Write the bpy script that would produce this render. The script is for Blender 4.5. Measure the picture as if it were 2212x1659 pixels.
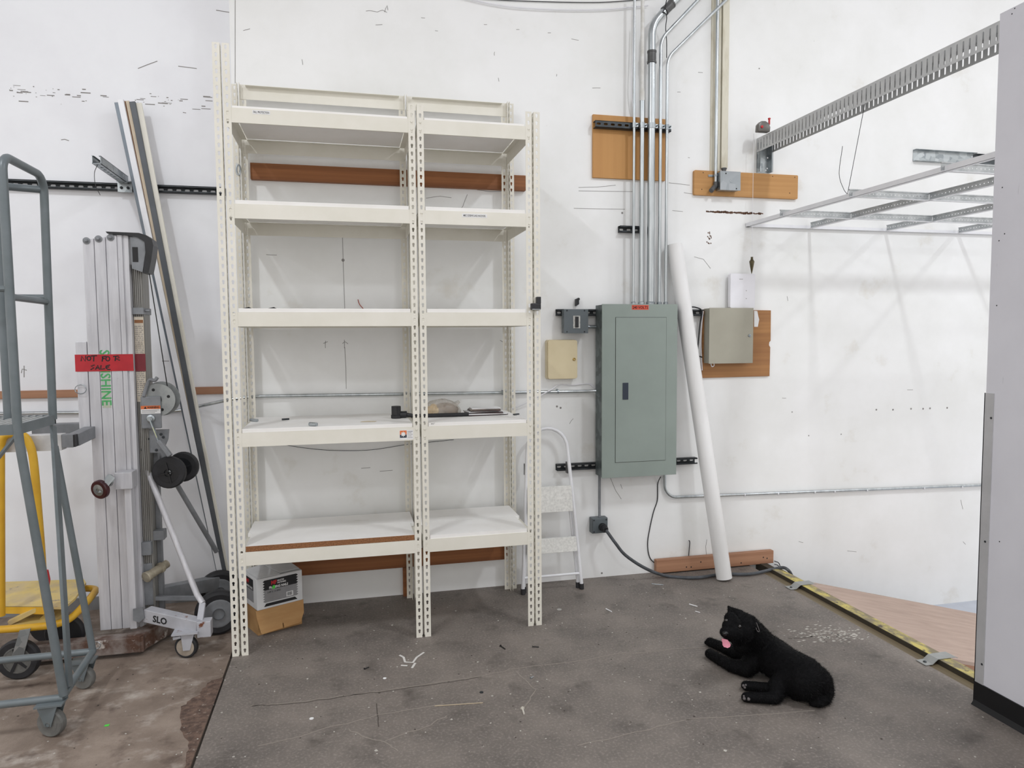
import bpy, bmesh, math, random
from mathutils import Vector, Matrix
random.seed(7)
for o in list(bpy.data.objects): bpy.data.objects.remove(o)
scene = bpy.context.scene
C = scene.collection
V = Vector

# ------------------------------------------------------------------ camera
FPX = 1528.67
CAM = V((0.5414, -3.6618, 1.5776))
YAW, PITCH, ROLL = 0.2312, -0.0653, -0.0069
FW = V((math.sin(YAW)*math.cos(PITCH), math.cos(YAW)*math.cos(PITCH), math.sin(PITCH)))
R0 = V((math.cos(YAW), -math.sin(YAW), 0)); U0 = R0.cross(FW)
RT = R0*math.cos(ROLL)+U0*math.sin(ROLL); UP = -R0*math.sin(ROLL)+U0*math.cos(ROLL)
cam = bpy.data.cameras.new('camera'); camo = bpy.data.objects.new('camera', cam); C.objects.link(camo)
cam.sensor_fit = 'HORIZONTAL'; cam.sensor_width = 36; cam.lens = FPX/2212*36; cam.clip_start = .05
mw = Matrix.Identity(4)
for i in range(3):
    mw[i][0] = RT[i]; mw[i][1] = UP[i]; mw[i][2] = -FW[i]; mw[i][3] = CAM[i]
camo.matrix_world = mw
scene.camera = camo
def at(x, y, X=None, Y=None, Z=None):
    d = FW+RT*((x-1106)/FPX)+UP*((829.5-y)/FPX)
    t = (X-CAM.x)/d.x if X is not None else (Y-CAM.y)/d.y if Y is not None else (Z-CAM.z)/d.z
    return CAM+d*t

# ------------------------------------------------------------------ light
world = bpy.data.worlds.new('world'); scene.world = world; world.use_nodes = True
bg = world.node_tree.nodes['Background']; bg.inputs[0].default_value = (1, .972, .94, 1); bg.inputs[1].default_value = 2.15
def area(name, loc, sx, sy, power, col=(.94, .97, 1)):
    l = bpy.data.lights.new(name, 'AREA'); l.shape = 'RECTANGLE'; l.size = sx; l.size_y = sy; l.energy = power; l.color = col
    o = bpy.data.objects.new(name, l); C.objects.link(o); o.location = loc
    return o
LZ = 4.9
for i, (x, y, pw) in enumerate([(-5.2, -2.6, 95), (-1.5, -2.6, 120), (3.5, -2.6, 120), (7.4, -2.6, 95), (-3.4, -6.8, 80), (1.2, -6.8, 100), (5.8, -6.8, 80)]):
    area('strip_light_%d' % i, (x, y, LZ), .22, .7, pw*1.05)
vs = scene.view_settings
vs.view_transform = 'Standard'; vs.look = 'None'; vs.gamma = 1; vs.use_curve_mapping = False
vs.exposure = -0.90

# ------------------------------------------------------------------ materials
def lin(c):
    if isinstance(c, str): c = tuple(int(c[i:i+2], 16) for i in (0, 2, 4))
    return tuple(((v/255)/12.92 if v/255 <= .04045 else ((v/255+.055)/1.055)**2.4) for v in c)
MATS = {}
def mat(name, col, rough=.5, metal=0, col2=None, scale=12, stretch=(1, 1, 1), lo=.35, hi=.65, bump=0, bscale=None, detail=6,
        spots=None, spot_scale=30, spot_lo=.66, spot_hi=.7, spot_stretch=(1, 1, 1), tex='noise', spec=.5, spots2=None, alpha=1, trans=0):
    """procedural material: two colours mixed by noise, optional second and third layer of spots, fine bump"""
    if name in MATS: return MATS[name]
    m = bpy.data.materials.new(name); m.use_nodes = True; nt = m.node_tree; N = nt.nodes; L = nt.links
    b = N['Principled BSDF']; b.inputs['Roughness'].default_value = rough; b.inputs['Metallic'].default_value = metal
    b.inputs['Specular IOR Level'].default_value = spec; b.inputs['Alpha'].default_value = alpha; b.inputs['Transmission Weight'].default_value = trans
    c1 = lin(col)+(1,); c2 = (lin(col2) if col2 else tuple(v*.86 for v in c1[:3]))+(1,)
    tc = N.new('ShaderNodeTexCoord')
    def layer(sc, st, lo, hi, tx='noise', det=detail):
        mp = N.new('ShaderNodeMapping'); mp.inputs['Scale'].default_value = st; L.new(tc.outputs['Object'], mp.inputs[0])
        if tx == 'voronoi':
            t = N.new('ShaderNodeTexVoronoi'); t.inputs['Scale'].default_value = sc; out = t.outputs['Color']
        else:
            t = N.new('ShaderNodeTexNoise'); t.inputs['Scale'].default_value = sc; t.inputs['Detail'].default_value = det; t.inputs['Roughness'].default_value = .6; out = t.outputs['Fac']
        L.new(mp.outputs[0], t.inputs['Vector'])
        r = N.new('ShaderNodeMapRange'); r.inputs['From Min'].default_value = lo; r.inputs['From Max'].default_value = hi; L.new(out, r.inputs['Value'])
        return r.outputs[0], out
    def mix(fac, a, bb):
        x = N.new('ShaderNodeMix'); x.data_type = 'RGBA'; L.new(fac, x.inputs[0])
        for s, v in ((6, a), (7, bb)):
            if isinstance(v, tuple): x.inputs[s].default_value = v
            else: L.new(v, x.inputs[s])
        return x.outputs[2]
    f, raw = layer(scale, stretch, lo, hi, tex)
    cur = mix(f, c1, c2)
    if spots:
        f2, _ = layer(spot_scale, spot_stretch, spot_lo, spot_hi); cur = mix(f2, cur, lin(spots)+(1,))
    if spots2:
        f3, _ = layer(spots2[1], spots2[4] if len(spots2) > 4 else (1, 1, 1), spots2[2], spots2[3]); cur = mix(f3, cur, lin(spots2[0])+(1,))
    L.new(cur, b.inputs['Base Color'])
    if bump:
        bn = N.new('ShaderNodeBump'); bn.inputs['Strength'].default_value = bump; bn.inputs['Distance'].default_value = .004
        _, h = layer(bscale or scale*3, stretch, 0, 1); L.new(h, bn.inputs['Height']); L.new(bn.outputs[0], b.inputs['Normal'])
    MATS[name] = m
    return m
WALL = mat('white_wall_paint', 'eeefef', .55, col2='e4e5e3', scale=1.6, lo=.4, hi=.7, bump=.12, bscale=9, spots='b9b6b0', spot_scale=26, spot_stretch=(.6, .6, 2.2), spot_lo=.735, spot_hi=.79, spots2=('d9d6cf', 3.2, .62, .8))
WALLL = mat('white_plaster_paint', 'edeff3', .5, col2='e2e3e8', scale=1.3, lo=.4, hi=.7, bump=.1, bscale=7, spots='bdbcbd', spot_scale=24, spot_stretch=(.5, .6, 2.4), spot_lo=.745, spot_hi=.8)
CONC = mat('old_concrete', '7f7770', .6, col2='655f5a', scale=3.1, lo=.36, hi=.64, bump=.5, bscale=70, detail=12, spots='99918a', spot_scale=85, spot_lo=.50, spot_hi=.80, spots2=('524c47', 6, .57, .74))
CONCL = mat('stained_concrete', '938579', .7, col2='75675c', scale=4.0, lo=.36, hi=.62, bump=.7, bscale=60, detail=12, spots='c6beb5', spot_scale=5.5, spot_stretch=(1, 1.2, 1), spot_lo=.53, spot_hi=.80, spots2=('54463e', 9, .56, .74))
DARKGAP = mat('joint_dirt', '4a433d', .9, scale=40, bump=.4)
CREAM = mat('cream_powder_coat', 'e3e0d6', .42, col2='dcd9cd', scale=5, bump=.02, spots='c9c2ae', spot_scale=18, spot_lo=.72, spot_hi=.78)
BOARD = mat('white_melamine', 'f0efed', .45, col2='e8e6e2', scale=3, spots='c6bfb2', spot_scale=6, spot_lo=.66, spot_hi=.8, spot_stretch=(.4, 1.5, 1))
PARTICLE = mat('particle_board', '9a6b45', .8, col2='6e4629', scale=160, bump=.3)
GALV = mat('galvanised_steel', 'b4babd', .34, .85, col2='8d9498', scale=26, tex='voronoi', lo=.2, hi=.8, bump=.03)
EMT = mat('conduit_steel', 'c4c9cb', .28, .9, col2='aab0b3', scale=30, stretch=(1, 1, .12))
DARKSTEEL = mat('dark_strut_steel', '474b4e', .5, .55, col2='34383b', scale=25)
ALU = mat('mill_aluminium', 'cfcfd3', .42, .15, col2='bfbfc4', scale=16, stretch=(3, 3, .3), spots='8d8987', spot_scale=30, spot_lo=.68, spot_hi=.8, spec=.4)
GREY = mat('grey_enamel', '6b7377', .38, .1, col2='616a6d', scale=10, spots='a9adad', spot_scale=38, spot_lo=.735, spot_hi=.76)
MIDGREY = mat('grey_painted_steel', '85888c', .45, .1, col2='74777b', scale=14, spots='5f5d5c', spot_scale=20, spot_lo=.68, spot_hi=.8)
YELLOW = mat('yellow_enamel', 'd8ab2e', .4, .0, col2='cf9d28', scale=9, spots='5b4626', spot_scale=36, spot_lo=.73, spot_hi=.75)
YELLOWDECK = mat('worn_yellow_deck', 'd6bd72', .6, col2='c0ac82', scale=7, lo=.4, hi=.62, spots='8a7f74', spot_scale=22, spot_lo=.62, spot_hi=.72)
RUST = mat('rusty_painted_steel', '8f8782', .7, .1, col2='5b4236', scale=9, lo=.38, hi=.6, bump=.2, spots='c2bbb4', spot_scale=11, spot_lo=.6, spot_hi=.66)
LEGWHITE = mat('chipped_white_paint', 'b9bac0', .55, .05, col2='a4a5ab', scale=8, spots='6d3f28', spot_scale=13, spot_lo=.58, spot_hi=.63)
BLACKRUB = mat('black_rubber', '1c1c1e', .65, col2='26262a', scale=20)
GREYRUB = mat('grey_rubber', '6f6f6c', .6, col2='575755', scale=18)
MAROON = mat('maroon_wheel', '3f1219', .35, col2='35101a', scale=15)
BLACKPL = mat('black_plastic', '131417', .4, col2='1d1e22', scale=20)
PANEL = mat('panel_green_grey', '8d9892', .42, .05, col2='87928c', scale=4)
PANELSIDE = mat('panel_galvanised_side', '6d7676', .45, .5, col2='555d5e', scale=30, tex='voronoi')
BOXGREY = mat('dark_grey_enclosure', '5f676b', .45, .1, col2='586064', scale=6)
BEIGE = mat('beige_enamel', 'd6c9a8', .42, col2='cdbf9c', scale=4)
TAUPE = mat('taupe_enclosure', 'a3a092', .45, .05, col2='9c998b', scale=4)
WHITEPL = mat('white_plastic', 'e9e9ee', .35, col2='e2e2e8', scale=5)
WHITETUBE = mat('white_tube_paint', 'e9e9e9', .3, col2='dfdfde', scale=5, stretch=(1, 1, .3), spots='8b8b88', spot_scale=26, spot_lo=.765, spot_hi=.78)
def wood(name, c1, c2, axis=0, sc=9, **k):
    st = [1, 1, 1]; st[axis] = .06
    st = [s*1.0 if i == axis else s*3 for i, s in enumerate(st)]
    return mat(name, c1, .62, col2=c2, scale=sc, stretch=tuple(st), lo=.32, hi=.7, bump=.12, bscale=sc*2, **k)
LEDGER = wood('brown_stained_lumber', '9a6238', '71421f', 0)
LUMBER = wood('fir_lumber', 'b08467', '8c6249', 0, 8, spots='4e2f1c', spot_scale=26, spot_lo=.74, spot_hi=.77)
MDF = wood('tan_backing_board', 'c08f54', 'b5834a', 2, 4)
PLANK = wood('tan_painted_plank', 'c3945c', 'b3824b', 0, 14)
PLY = wood('rough_plywood', 'ab7b49', '845732', 0, 7)
RAMPPLY = wood('pale_plywood', 'b8a193', 'a58e80', 0, 6)
EDGEWOOD = wood('weathered_edge_board', '7d7055', '5a4d3a', 1, 10)
YEDGE = mat('worn_yellow_paint', 'c6b768', .65, .0, col2='827861', scale=18, stretch=(1, .6, 1), lo=.40, hi=.58, spots='5c5348', spot_scale=30, spot_lo=.6, spot_hi=.66, bump=.2)
STEELEDGE = mat('dirty_steel', '4a443a', .7, .4, scale=20)
CARD = mat('brown_cardboard', 'b58e5e', .8, col2='a97f50', scale=6, stretch=(1, 1, 4))
WHITECARD = mat('white_printed_carton', 'd6d7d8', .6, col2='c9cacb', scale=8)
PAPER = mat('white_paper', 'e6e6e6', .6, scale=10, col2='dcdcdc')
INK = mat('black_ink', '17171a', .6, scale=30)
REDTAPE = mat('red_tape', 'b91f2b', .38, col2='a91a26', scale=14)
DARKTAPE = mat('dark_red_tape', '7d1d2b', .35, scale=14)
ORANGE = mat('orange_print', 'd9703a', .5, scale=10)
REDPR = mat('red_print', 'c2262c', .5, scale=10)
GREENP = mat('green_stencil_paint', '3f9a5b', .6, col2='58ab6a', scale=40)
YGREEN = mat('yellow_green_overspray', 'b9bf86', .7, scale=40)
LIME = mat('lime_scrap', '54d84a', .5, scale=10)
NAVY = mat('navy_print', '26303f', .5, scale=10)
PARTPAINT = mat('grey_white_partition_paint', 'd8d8df', .55, col2='d2d2d9', scale=3, bump=.15, bscale=10, spots='a7a7ae', spot_scale=18, spot_stretch=(3, 3, .25), spot_lo=.70, spot_hi=.78)
WHITEMETAL = mat('white_enamel_metal', 'e6e7ea', .35, .05, scale=8, col2='dedfe3')
GREYDK = mat('dark_grey_plastic', '4a4a4a', .4, col2='565656', scale=16)
BRASS = mat('tarnished_brass', '5b543f', .35, .7, col2='48422f', scale=18)
CORD = mat('grey_cable_jacket', '3c3f42', .5, col2='50545a', scale=20)
WIREBLK = mat('black_wire', '202124', .5, scale=20)
BATTEN = mat('dirty_cream_batten', 'd8d4c4', .6, col2='b3a98f', scale=16, stretch=(1, 1, .25), lo=.5, hi=.8)
FURSHEEN = mat('fur_sheen_tint', '141416', .6, scale=60, spec=.3)  # sheen put into the colour: strands lighter than the black coat below
FUR = mat('black_fur', '060607', .75, col2='0d0d0f', scale=60, stretch=(1, 1, 1), spec=.12)
NOSE = mat('wet_black_nose', '0c0c0e', .25, scale=20)
EYE = mat('dark_eye', '120c08', .05, scale=20, spec=.9)
TONGUE = mat('pink_tongue', 'd58a9c', .35, col2='c97589', scale=20)
PAD = mat('grey_paw_pad', '6f6a6a', .6, col2='585353', scale=20)
BASEGREY = mat('grey_base_paint', '8f9092', .6, col2='7f8081', scale=6)

# ------------------------------------------------------------------ mesh helpers
class M:
    def __init__(s): s.v = []; s.f = []
    def add(s, vs, fs):
        n = len(s.v); s.v += [V(p) for p in vs]; s.f += [tuple(i+n for i in f) for f in fs]; return s
    def hexa(s, p): return s.add(p, [(0, 1, 2, 3), (4, 7, 6, 5), (0, 4, 5, 1), (1, 5, 6, 2), (2, 6, 7, 3), (3, 7, 4, 0)])
    def box(s, x0, x1, y0, y1, z0, z1):
        return s.hexa([(x0, y0, z0), (x1, y0, z0), (x1, y1, z0), (x0, y1, z0), (x0, y0, z1), (x1, y0, z1), (x1, y1, z1), (x0, y1, z1)])
    def bar(s, p0, p1, w, h, up=(0, 0, 1)):
        p0 = V(p0); p1 = V(p1); d = (p1-p0).normalized(); a = d.cross(V(up))
        a = a.normalized() if a.length > 1e-6 else V((1, 0, 0)); b = a.cross(d).normalized(); a = a*w/2; b = b*h/2
        return s.hexa([p0-a-b, p0+a-b, p1+a-b, p1-a-b, p0-a+b, p0+a+b, p1+a+b, p1-a+b])
    def tube(s, pts, r, n=10, cap=True, rs=None, closed=False):
        pts = [V(p) for p in pts]; k = len(pts); rings = []; up = None
        for i, p in enumerate(pts):
            if closed: d = pts[(i+1) % k]-pts[i-1]
            else: d = (pts[min(i+1, k-1)]-pts[max(i-1, 0)])
            d = d.normalized()
            if up is None: up = d.orthogonal().normalized()
            up = (up-d*up.dot(d)); up = up.normalized() if up.length > 1e-6 else d.orthogonal().normalized()
            sd = d.cross(up); rr = rs[i] if rs else r
            rings.append([p+(up*math.cos(t*2*math.pi/n)+sd*math.sin(t*2*math.pi/n))*rr for t in range(n)])
        vs = [q for rg in rings for q in rg]; fs = []
        for i in range(k if closed else k-1):
            j = (i+1) % k
            for t in range(n):
                u = (t+1) % n; fs.append((i*n+t, i*n+u, j*n+u, j*n+t))
        if cap and not closed: fs += [tuple(range(n))[::-1], tuple((k-1)*n+t for t in range(n))]
        return s.add(vs, fs)
    def cyl(s, p0, p1, r, n=20, r1=None): return s.tube([p0, p1], r, n, True, [r, r if r1 is None else r1])
    def lathe(s, c, axis, prof, n=24):
        c = V(c); axis = V(axis).normalized(); u = axis.orthogonal().normalized(); w = axis.cross(u); vs = []; fs = []
        for r, h in prof:
            for t in range(n): vs.append(c+axis*h+(u*math.cos(2*math.pi*t/n)+w*math.sin(2*math.pi*t/n))*max(r, 1e-5))
        for i in range(len(prof)-1):
            for t in range(n):
                q = (t+1) % n; fs.append((i*n+t, i*n+q, (i+1)*n+q, (i+1)*n+t))
        fs += [tuple(range(n))[::-1], tuple((len(prof)-1)*n+t for t in range(n))]
        return s.add(vs, fs)
    def prism(s, poly, ext):
        n = len(poly); ext = V(ext); poly = [V(p) for p in poly]
        return s.add(poly+[p+ext for p in poly], [tuple(range(n))[::-1], tuple(range(n, 2*n))]+[(i, (i+1) % n, n+(i+1) % n, n+i) for i in range(n)])
    def quad(s, *p): return s.add(p, [tuple(range(len(p)))])
    def ribbon(s, pts, w, nrm, t=.0006):
        pts = [V(p) for p in pts]; nrm = V(nrm).normalized(); L = []
        for i, p in enumerate(pts):
            d = (pts[min(i+1, len(pts)-1)]-pts[max(i-1, 0)]); d = (d-nrm*d.dot(nrm)).normalized(); L.append((p-d.cross(nrm)*w/2, p+d.cross(nrm)*w/2))
        for a, b in zip(L, L[1:]):
            s.hexa([a[0], a[1], b[1], b[0], a[0]+nrm*t, a[1]+nrm*t, b[1]+nrm*t, b[0]+nrm*t])
        return s
    def sphere(s, c, r, n=16, m=10, sc=(1, 1, 1), rot=None):
        c = V(c); vs = []; fs = []
        for i in range(m+1):
            a = math.pi*i/m
            for t in range(n):
                q = V((math.sin(a)*math.cos(2*math.pi*t/n)*r*sc[0], math.sin(a)*math.sin(2*math.pi*t/n)*r*sc[1], math.cos(a)*r*sc[2]))
                if rot: q = rot @ q
                vs.append(c+q)
        for i in range(m):
            for t in range(n):
                q = (t+1) % n; fs.append((i*n+t, (i+1)*n+t, (i+1)*n+q, i*n+q))
        return s.add(vs, fs)
    def cells(s, o, u, v, nrm, w, pitch, count, outl, t):
        """strip of cells along v, each with a hole; outl = right half outline (top to bottom) in units of metres from cell centre-line"""
        o = V(o); u = V(u); v = V(v); nrm = V(nrm)
        k = len(outl); R = [(w/2+a, b) for a, b in outl]; Lf = [(w/2-a, b) for a, b in outl]
        for c in range(count):
            b0 = o+v*(c*pitch)
            for lay in (0, 1):
                q = b0+nrm*(t*lay)
                base = [(w/2, 0), (w, 0), (w, pitch), (w/2, pitch), (0, pitch), (0, 0)]
                vs = [q+u*a+v*b for a, b in base+R+Lf[1:-1]]
                # indices: base 0-5, R 6..6+k-1, L inner
                rI = list(range(6, 6+k)); lI = [6]+list(range(6+k, 6+k+k-2))+[6+k-1]
                s.add(vs, [tuple([0, 1, 2, 3]+rI), tuple([3, 4, 5, 0]+lI[::-1])])
            ring = R+Lf[1:-1][::-1]; n = len(ring)
            vs = [b0+u*a+v*b for a, b in ring]+[b0+nrm*t+u*a+v*b for a, b in ring]
            s.add(vs, [(i, (i+1) % n, n+(i+1) % n, n+i) for i in range(n)])
        e = v*(count*pitch)
        for a in (0, w):
            s.add([o+u*a, o+u*a+e, o+u*a+e+nrm*t, o+u*a+nrm*t], [(0, 1, 2, 3)])
        for bb in (V((0, 0, 0)), e):
            s.add([o+bb, o+bb+u*w, o+bb+u*w+nrm*t, o+bb+nrm*t], [(0, 1, 2, 3)])
        return s
WL = {}
def finish(name, m, material, base, smooth=False, bevel=0):
    me = bpy.data.meshes.new(name)
    me.from_pydata([tuple(p-base) for p in m.v], [], m.f)
    bm = bmesh.new(); bm.from_mesh(me)
    bmesh.ops.remove_doubles(bm, verts=bm.verts, dist=1e-5)
    bmesh.ops.recalc_face_normals(bm, faces=bm.faces)
    if bevel: bmesh.ops.bevel(bm, geom=list(bm.edges), offset=bevel, segments=2, affect='EDGES', profile=.5, clamp_overlap=True)
    if smooth:
        for f in bm.faces: f.smooth = True
        for e in bm.edges:
            if len(e.link_faces) == 2 and e.calc_face_angle(0) > .6: e.smooth = False
    bm.to_mesh(me); bm.free()
    me.materials.append(material)
    o = bpy.data.objects.new(name, me); C.objects.link(o)
    return o
def props(o, label=None, cat=None, group=None, kind=None):
    if label: o['label'] = label
    if cat: o['category'] = cat
    if group: o['group'] = group
    if kind: o['kind'] = kind
    return o
def ob(name, m, material, parent=None, label=None, cat=None, group=None, kind=None, smooth=False, bevel=0):
    if parent is None:
        lo = V([min(p[i] for p in m.v) for i in range(3)]); hi = V([max(p[i] for p in m.v) for i in range(3)])
        base = V(((lo.x+hi.x)/2, (lo.y+hi.y)/2, lo.z))
        o = finish(name, m, material, base, smooth, bevel); o.location = base
    else:
        base = WL[parent]; o = finish(name, m, material, base, smooth, bevel); o.parent = parent
    WL[o] = base
    return props(o, label, cat, group, kind)
def root(name, loc, label, cat, group=None, kind=None):
    o = bpy.data.objects.new(name, None); C.objects.link(o); o.location = loc; o.empty_display_size = .05; WL[o] = V(loc)
    return props(o, label, cat, group, kind)
def text(name, s, origin, xd, ud, height, material, parent, width=None, off=.0008, label=None, bold=0):
    """flat lettering: origin is the lower-left corner, xd reading direction, ud up"""
    cu = bpy.data.curves.new('t', 'FONT'); cu.body = s; cu.resolution_u = 2; cu.offset = bold
    t = bpy.data.objects.new('t', cu); C.objects.link(t); dg = bpy.context.evaluated_depsgraph_get(); dg.update()
    me = t.evaluated_get(dg).to_mesh(); vs = [v.co.copy() for v in me.vertices]; fs = [tuple(p.vertices) for p in me.polygons]
    t.evaluated_get(dg).to_mesh_clear(); bpy.data.objects.remove(t); bpy.data.curves.remove(cu)
    x0 = min(v.x for v in vs); x1 = max(v.x for v in vs); y0 = min(v.y for v in vs); y1 = max(v.y for v in vs)
    sy = height/(y1-y0); sx = width/(x1-x0) if width else sy
    xd = V(xd).normalized(); ud = V(ud).normalized(); n = xd.cross(ud)
    m = M(); m.add([V(origin)+xd*((v.x-x0)*sx)+ud*((v.y-y0)*sy)+n*off for v in vs], fs)
    base = WL[parent]; me = bpy.data.meshes.new(name); me.from_pydata([tuple(p-base) for p in m.v], [], m.f); me.materials.append(material)
    o = bpy.data.objects.new(name, me); C.objects.link(o); o.parent = parent; WL[o] = base
    return props(o, label)
def smoothpts(pts, n=6):
    """Catmull-Rom through the points"""
    pts = [V(p) for p in pts]; P = [pts[0]*2-pts[1]]+pts+[pts[-1]*2-pts[-2]]; out = []
    for i in range(1, len(P)-2):
        for k in range(n):
            t = k/n; a, b, c, d = P[i-1:i+3]
            out.append(.5*((2*b)+(c-a)*t+(2*a-5*b+4*c-d)*t*t+(3*b-a-3*c+d)*t**3))
    return out+[pts[-1]]
W = .655      # plane of the back wall
WLY = .87     # plane of the recessed left wall
def wx(x, y, d): return at(x, y, Y=W-d)
def wrect(x0, x1, y0, y1, d):
    a = at(x0, (y0+y1)/2, Y=W-d); b = at(x1, (y0+y1)/2, Y=W-d); t = at((x0+x1)/2, y0, Y=W-d); u = at((x0+x1)/2, y1, Y=W-d)
    return a.x, b.x, u.z, t.z
def wbox(m, x0, x1, y0, y1, d0, d1):
    a, b, z0, z1 = wrect(x0, x1, y0, y1, d1); return m.box(a, b, W-d1, W-d0, z0, z1)
def bend(a, corner, b, r, n=7):
    """points of a round bend at corner between a and b"""
    a = V(a); b = V(b); c = V(corner); d1 = (a-c).normalized(); d2 = (b-c).normalized(); ang = d1.angle(d2); t = r/math.tan(ang/2)
    s = c+d1*t; e = c+d2*t; cen = c+(d1+d2).normalized()*(r/math.sin(ang/2)); out = []
    for i in range(n+1):
        q = (s-cen).lerp(e-cen, i/n); out.append(cen+q.normalized()*r)
    return out

# ------------------------------------------------------------------ the setting
ob('wall_back', M().box(-.045, 9, W, W+.16, -.44, 5.2), WALL, kind='structure')
ob('wall_left', M().box(-7, -.045, WLY, WLY+.1, 0, 5.2), WALLL, kind='structure')
ob('baseboard_left', M().box(-7, -.05, WLY-.014, WLY, 0, .075), BASEGREY, kind='structure')
ob('ceiling', M().box(-7, 9, -9, 1.0, 5.2, 5.3), WHITEPL, kind='structure')
fl = root('floor', (1.5, -2, 0), 'worn grey concrete floor in two slabs with a joint and cracks', None, kind='structure')
ob('slab', M().box(-.038, 3.225, -9, W, -.30, 0), CONC, fl)
ob('slab', M().box(-7, -.05, -9, WLY, -.30, 0), CONCL, fl, label='stained brown slab')
ob('joint', M().box(-.052, -.036, -9, W, -.30, -.012), DARKGAP, fl)
ob('trim_1', M().box(3.226, 3.283, -3.6, .47, -.2, -.003), EDGEWOOD, kind='structure')
tr2 = ob('trim_2', M().box(3.2875, 3.352, -3.6, .47, .013, .0215), YEDGE, kind='structure')
ob('edge_face', M().box(3.284, 3.2875, -3.6, .47, -.20, .0205), STEELEDGE, tr2)
ob('trim_3', M().box(3.292, 3.345, -3.6, W, -.44, .012), STEELEDGE, kind='structure')
ob('floor_lower', M().box(3.35, 9, -4, W, -.60, -.44), mat('pale_lower_floor', 'c3c8d2', .6, col2='b6bbc5', scale=4), kind='structure')
# floor cracks, scratches and paint, all thin marks lying on the slab
def fm(pts, w, material, name, zoff=.0004, label=None):
    m = M()
    for pl in pts: m.ribbon([at(x, y, Z=zoff) for x, y in pl], w, (0, 0, 1), .0004)
    return ob(name, m, material, fl, label=label)
def jit(pl, a=3, n=5):
    out = []
    for (x0, y0), (x1, y1) in zip(pl, pl[1:]):
        for k in range(n): out.append((x0+(x1-x0)*k/n+random.uniform(-a, a), y0+(y1-y0)*k/n+random.uniform(-a, a)*.4))
    return out+[pl[-1]]
CRACKL = mat('pale_crack_line', '968e85', .8, scale=30); CRACKD = mat('dark_crack_line', '514a44', .9, scale=30); PAINTW = mat('white_paint_drip', 'dcdad6', .7, scale=30)
fm([jit([(545, 1526), (640, 1520), (760, 1502), (860, 1490), (960, 1475), (1040, 1462)], 3), jit([(1700, 1379), (1750, 1377)], 2), jit([(812, 1520), (818, 1570)], 2)], .004, CRACKD, 'crack')
fm([jit([(545, 1524), (640, 1518), (760, 1500), (860, 1488), (1040, 1460), (1100, 1446), (1230, 1432), (1340, 1412), (1530, 1398)], 4), jit([(752, 1575), (790, 1593), (830, 1602), (860, 1622)], 3),
    jit([(560, 1612), (700, 1575), (820, 1543), (960, 1520)], 4), jit([(830, 1600), (920, 1570), (965, 1546)], 3), jit([(1130, 1530), (1160, 1490), (1115, 1450)], 4),
    jit([(1480, 1555), (1620, 1545), (1760, 1535)], 3), jit([(1560, 1425), (1600, 1442), (1640, 1475)], 2), jit([(1690, 1505), (1740, 1522)], 2), jit([(1250, 1610), (1400, 1575), (1500, 1552)], 4)], .0042, CRACKL, 'crack')
fm([[(863, 1415), (872, 1420), (875, 1430), (892, 1431), (900, 1420), (916, 1409)], [(890, 1443), (897, 1432)], [(866, 1437), (880, 1438)]], .011, PAINTW, 'paint_drip', label='white paint drip shaped like a V')
cp = [(492, 1478), (484, 1540), (452, 1610), (428, 1662), (398, 1662), (408, 1610), (390, 1575), (394, 1525), (430, 1500), (452, 1476), (478, 1462)]
cpj = jit(cp+[cp[0]], 4, 6)[:-1]
ob('crumbled_patch', M().prism([at(min(x, 503-(y-1418)*.375-3), y, Z=.0003) for x, y in cpj], (0, 0, .0006)), mat('crumbled_concrete', '6f5a4e', .9, col2='4f3f37', scale=30, lo=.4, hi=.6, bump=1.0, bscale=60, spots='a3968a', spot_scale=40, spot_lo=.6, spot_hi=.75), fl, label='crumbled brown patch beside the slab joint')
# flecks of debris that nobody could count
fk = M()
for i in range(420):
    x = random.uniform(-.9, 3.15); y = -1.75+random.random()**.8*2.3
    s = random.uniform(.0015, .0045)*(1.6 if random.random() < .12 else 1); a = random.random()*3
    q = [V((x+math.cos(a+t)*s*random.uniform(.6, 1.4), y+math.sin(a+t)*s*random.uniform(.6, 1.4), .0004)) for t in (0, 1.3, 2.9, 4.4)]
    fk.prism(q, (0, 0, s*.3))
for i in range(150):
    p = at(random.gauss(1800, 45), random.gauss(1372, 9), Z=0); s = random.uniform(.003, .009)
    if p.x > 3.2: continue
    fk.prism([p+V((math.cos(t)*s*1.6, math.sin(t)*s*.8, .0003)) for t in (0, 1.2, 2.8, 4.3)], (0, 0, .0006))
ob('pale_flecks', fk, mat('white_fleck', 'c4c0b8', .7, scale=30), fl, kind='stuff')
fk = M()
for i in range(200):
    x = random.uniform(-1.0, 3.15); y = -1.75+random.random()**.7*2.35; s = random.uniform(.0015, .005); a = random.random()*3
    fk.prism([V((x+math.cos(a+t)*s*random.uniform(.6, 1.6), y+math.sin(a+t)*s, .0004)) for t in (0, 1.3, 2.9, 4.4)], (0, 0, s*.2))
ob('dark_flecks', fk, DARKGAP, fl, kind='stuff')

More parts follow.
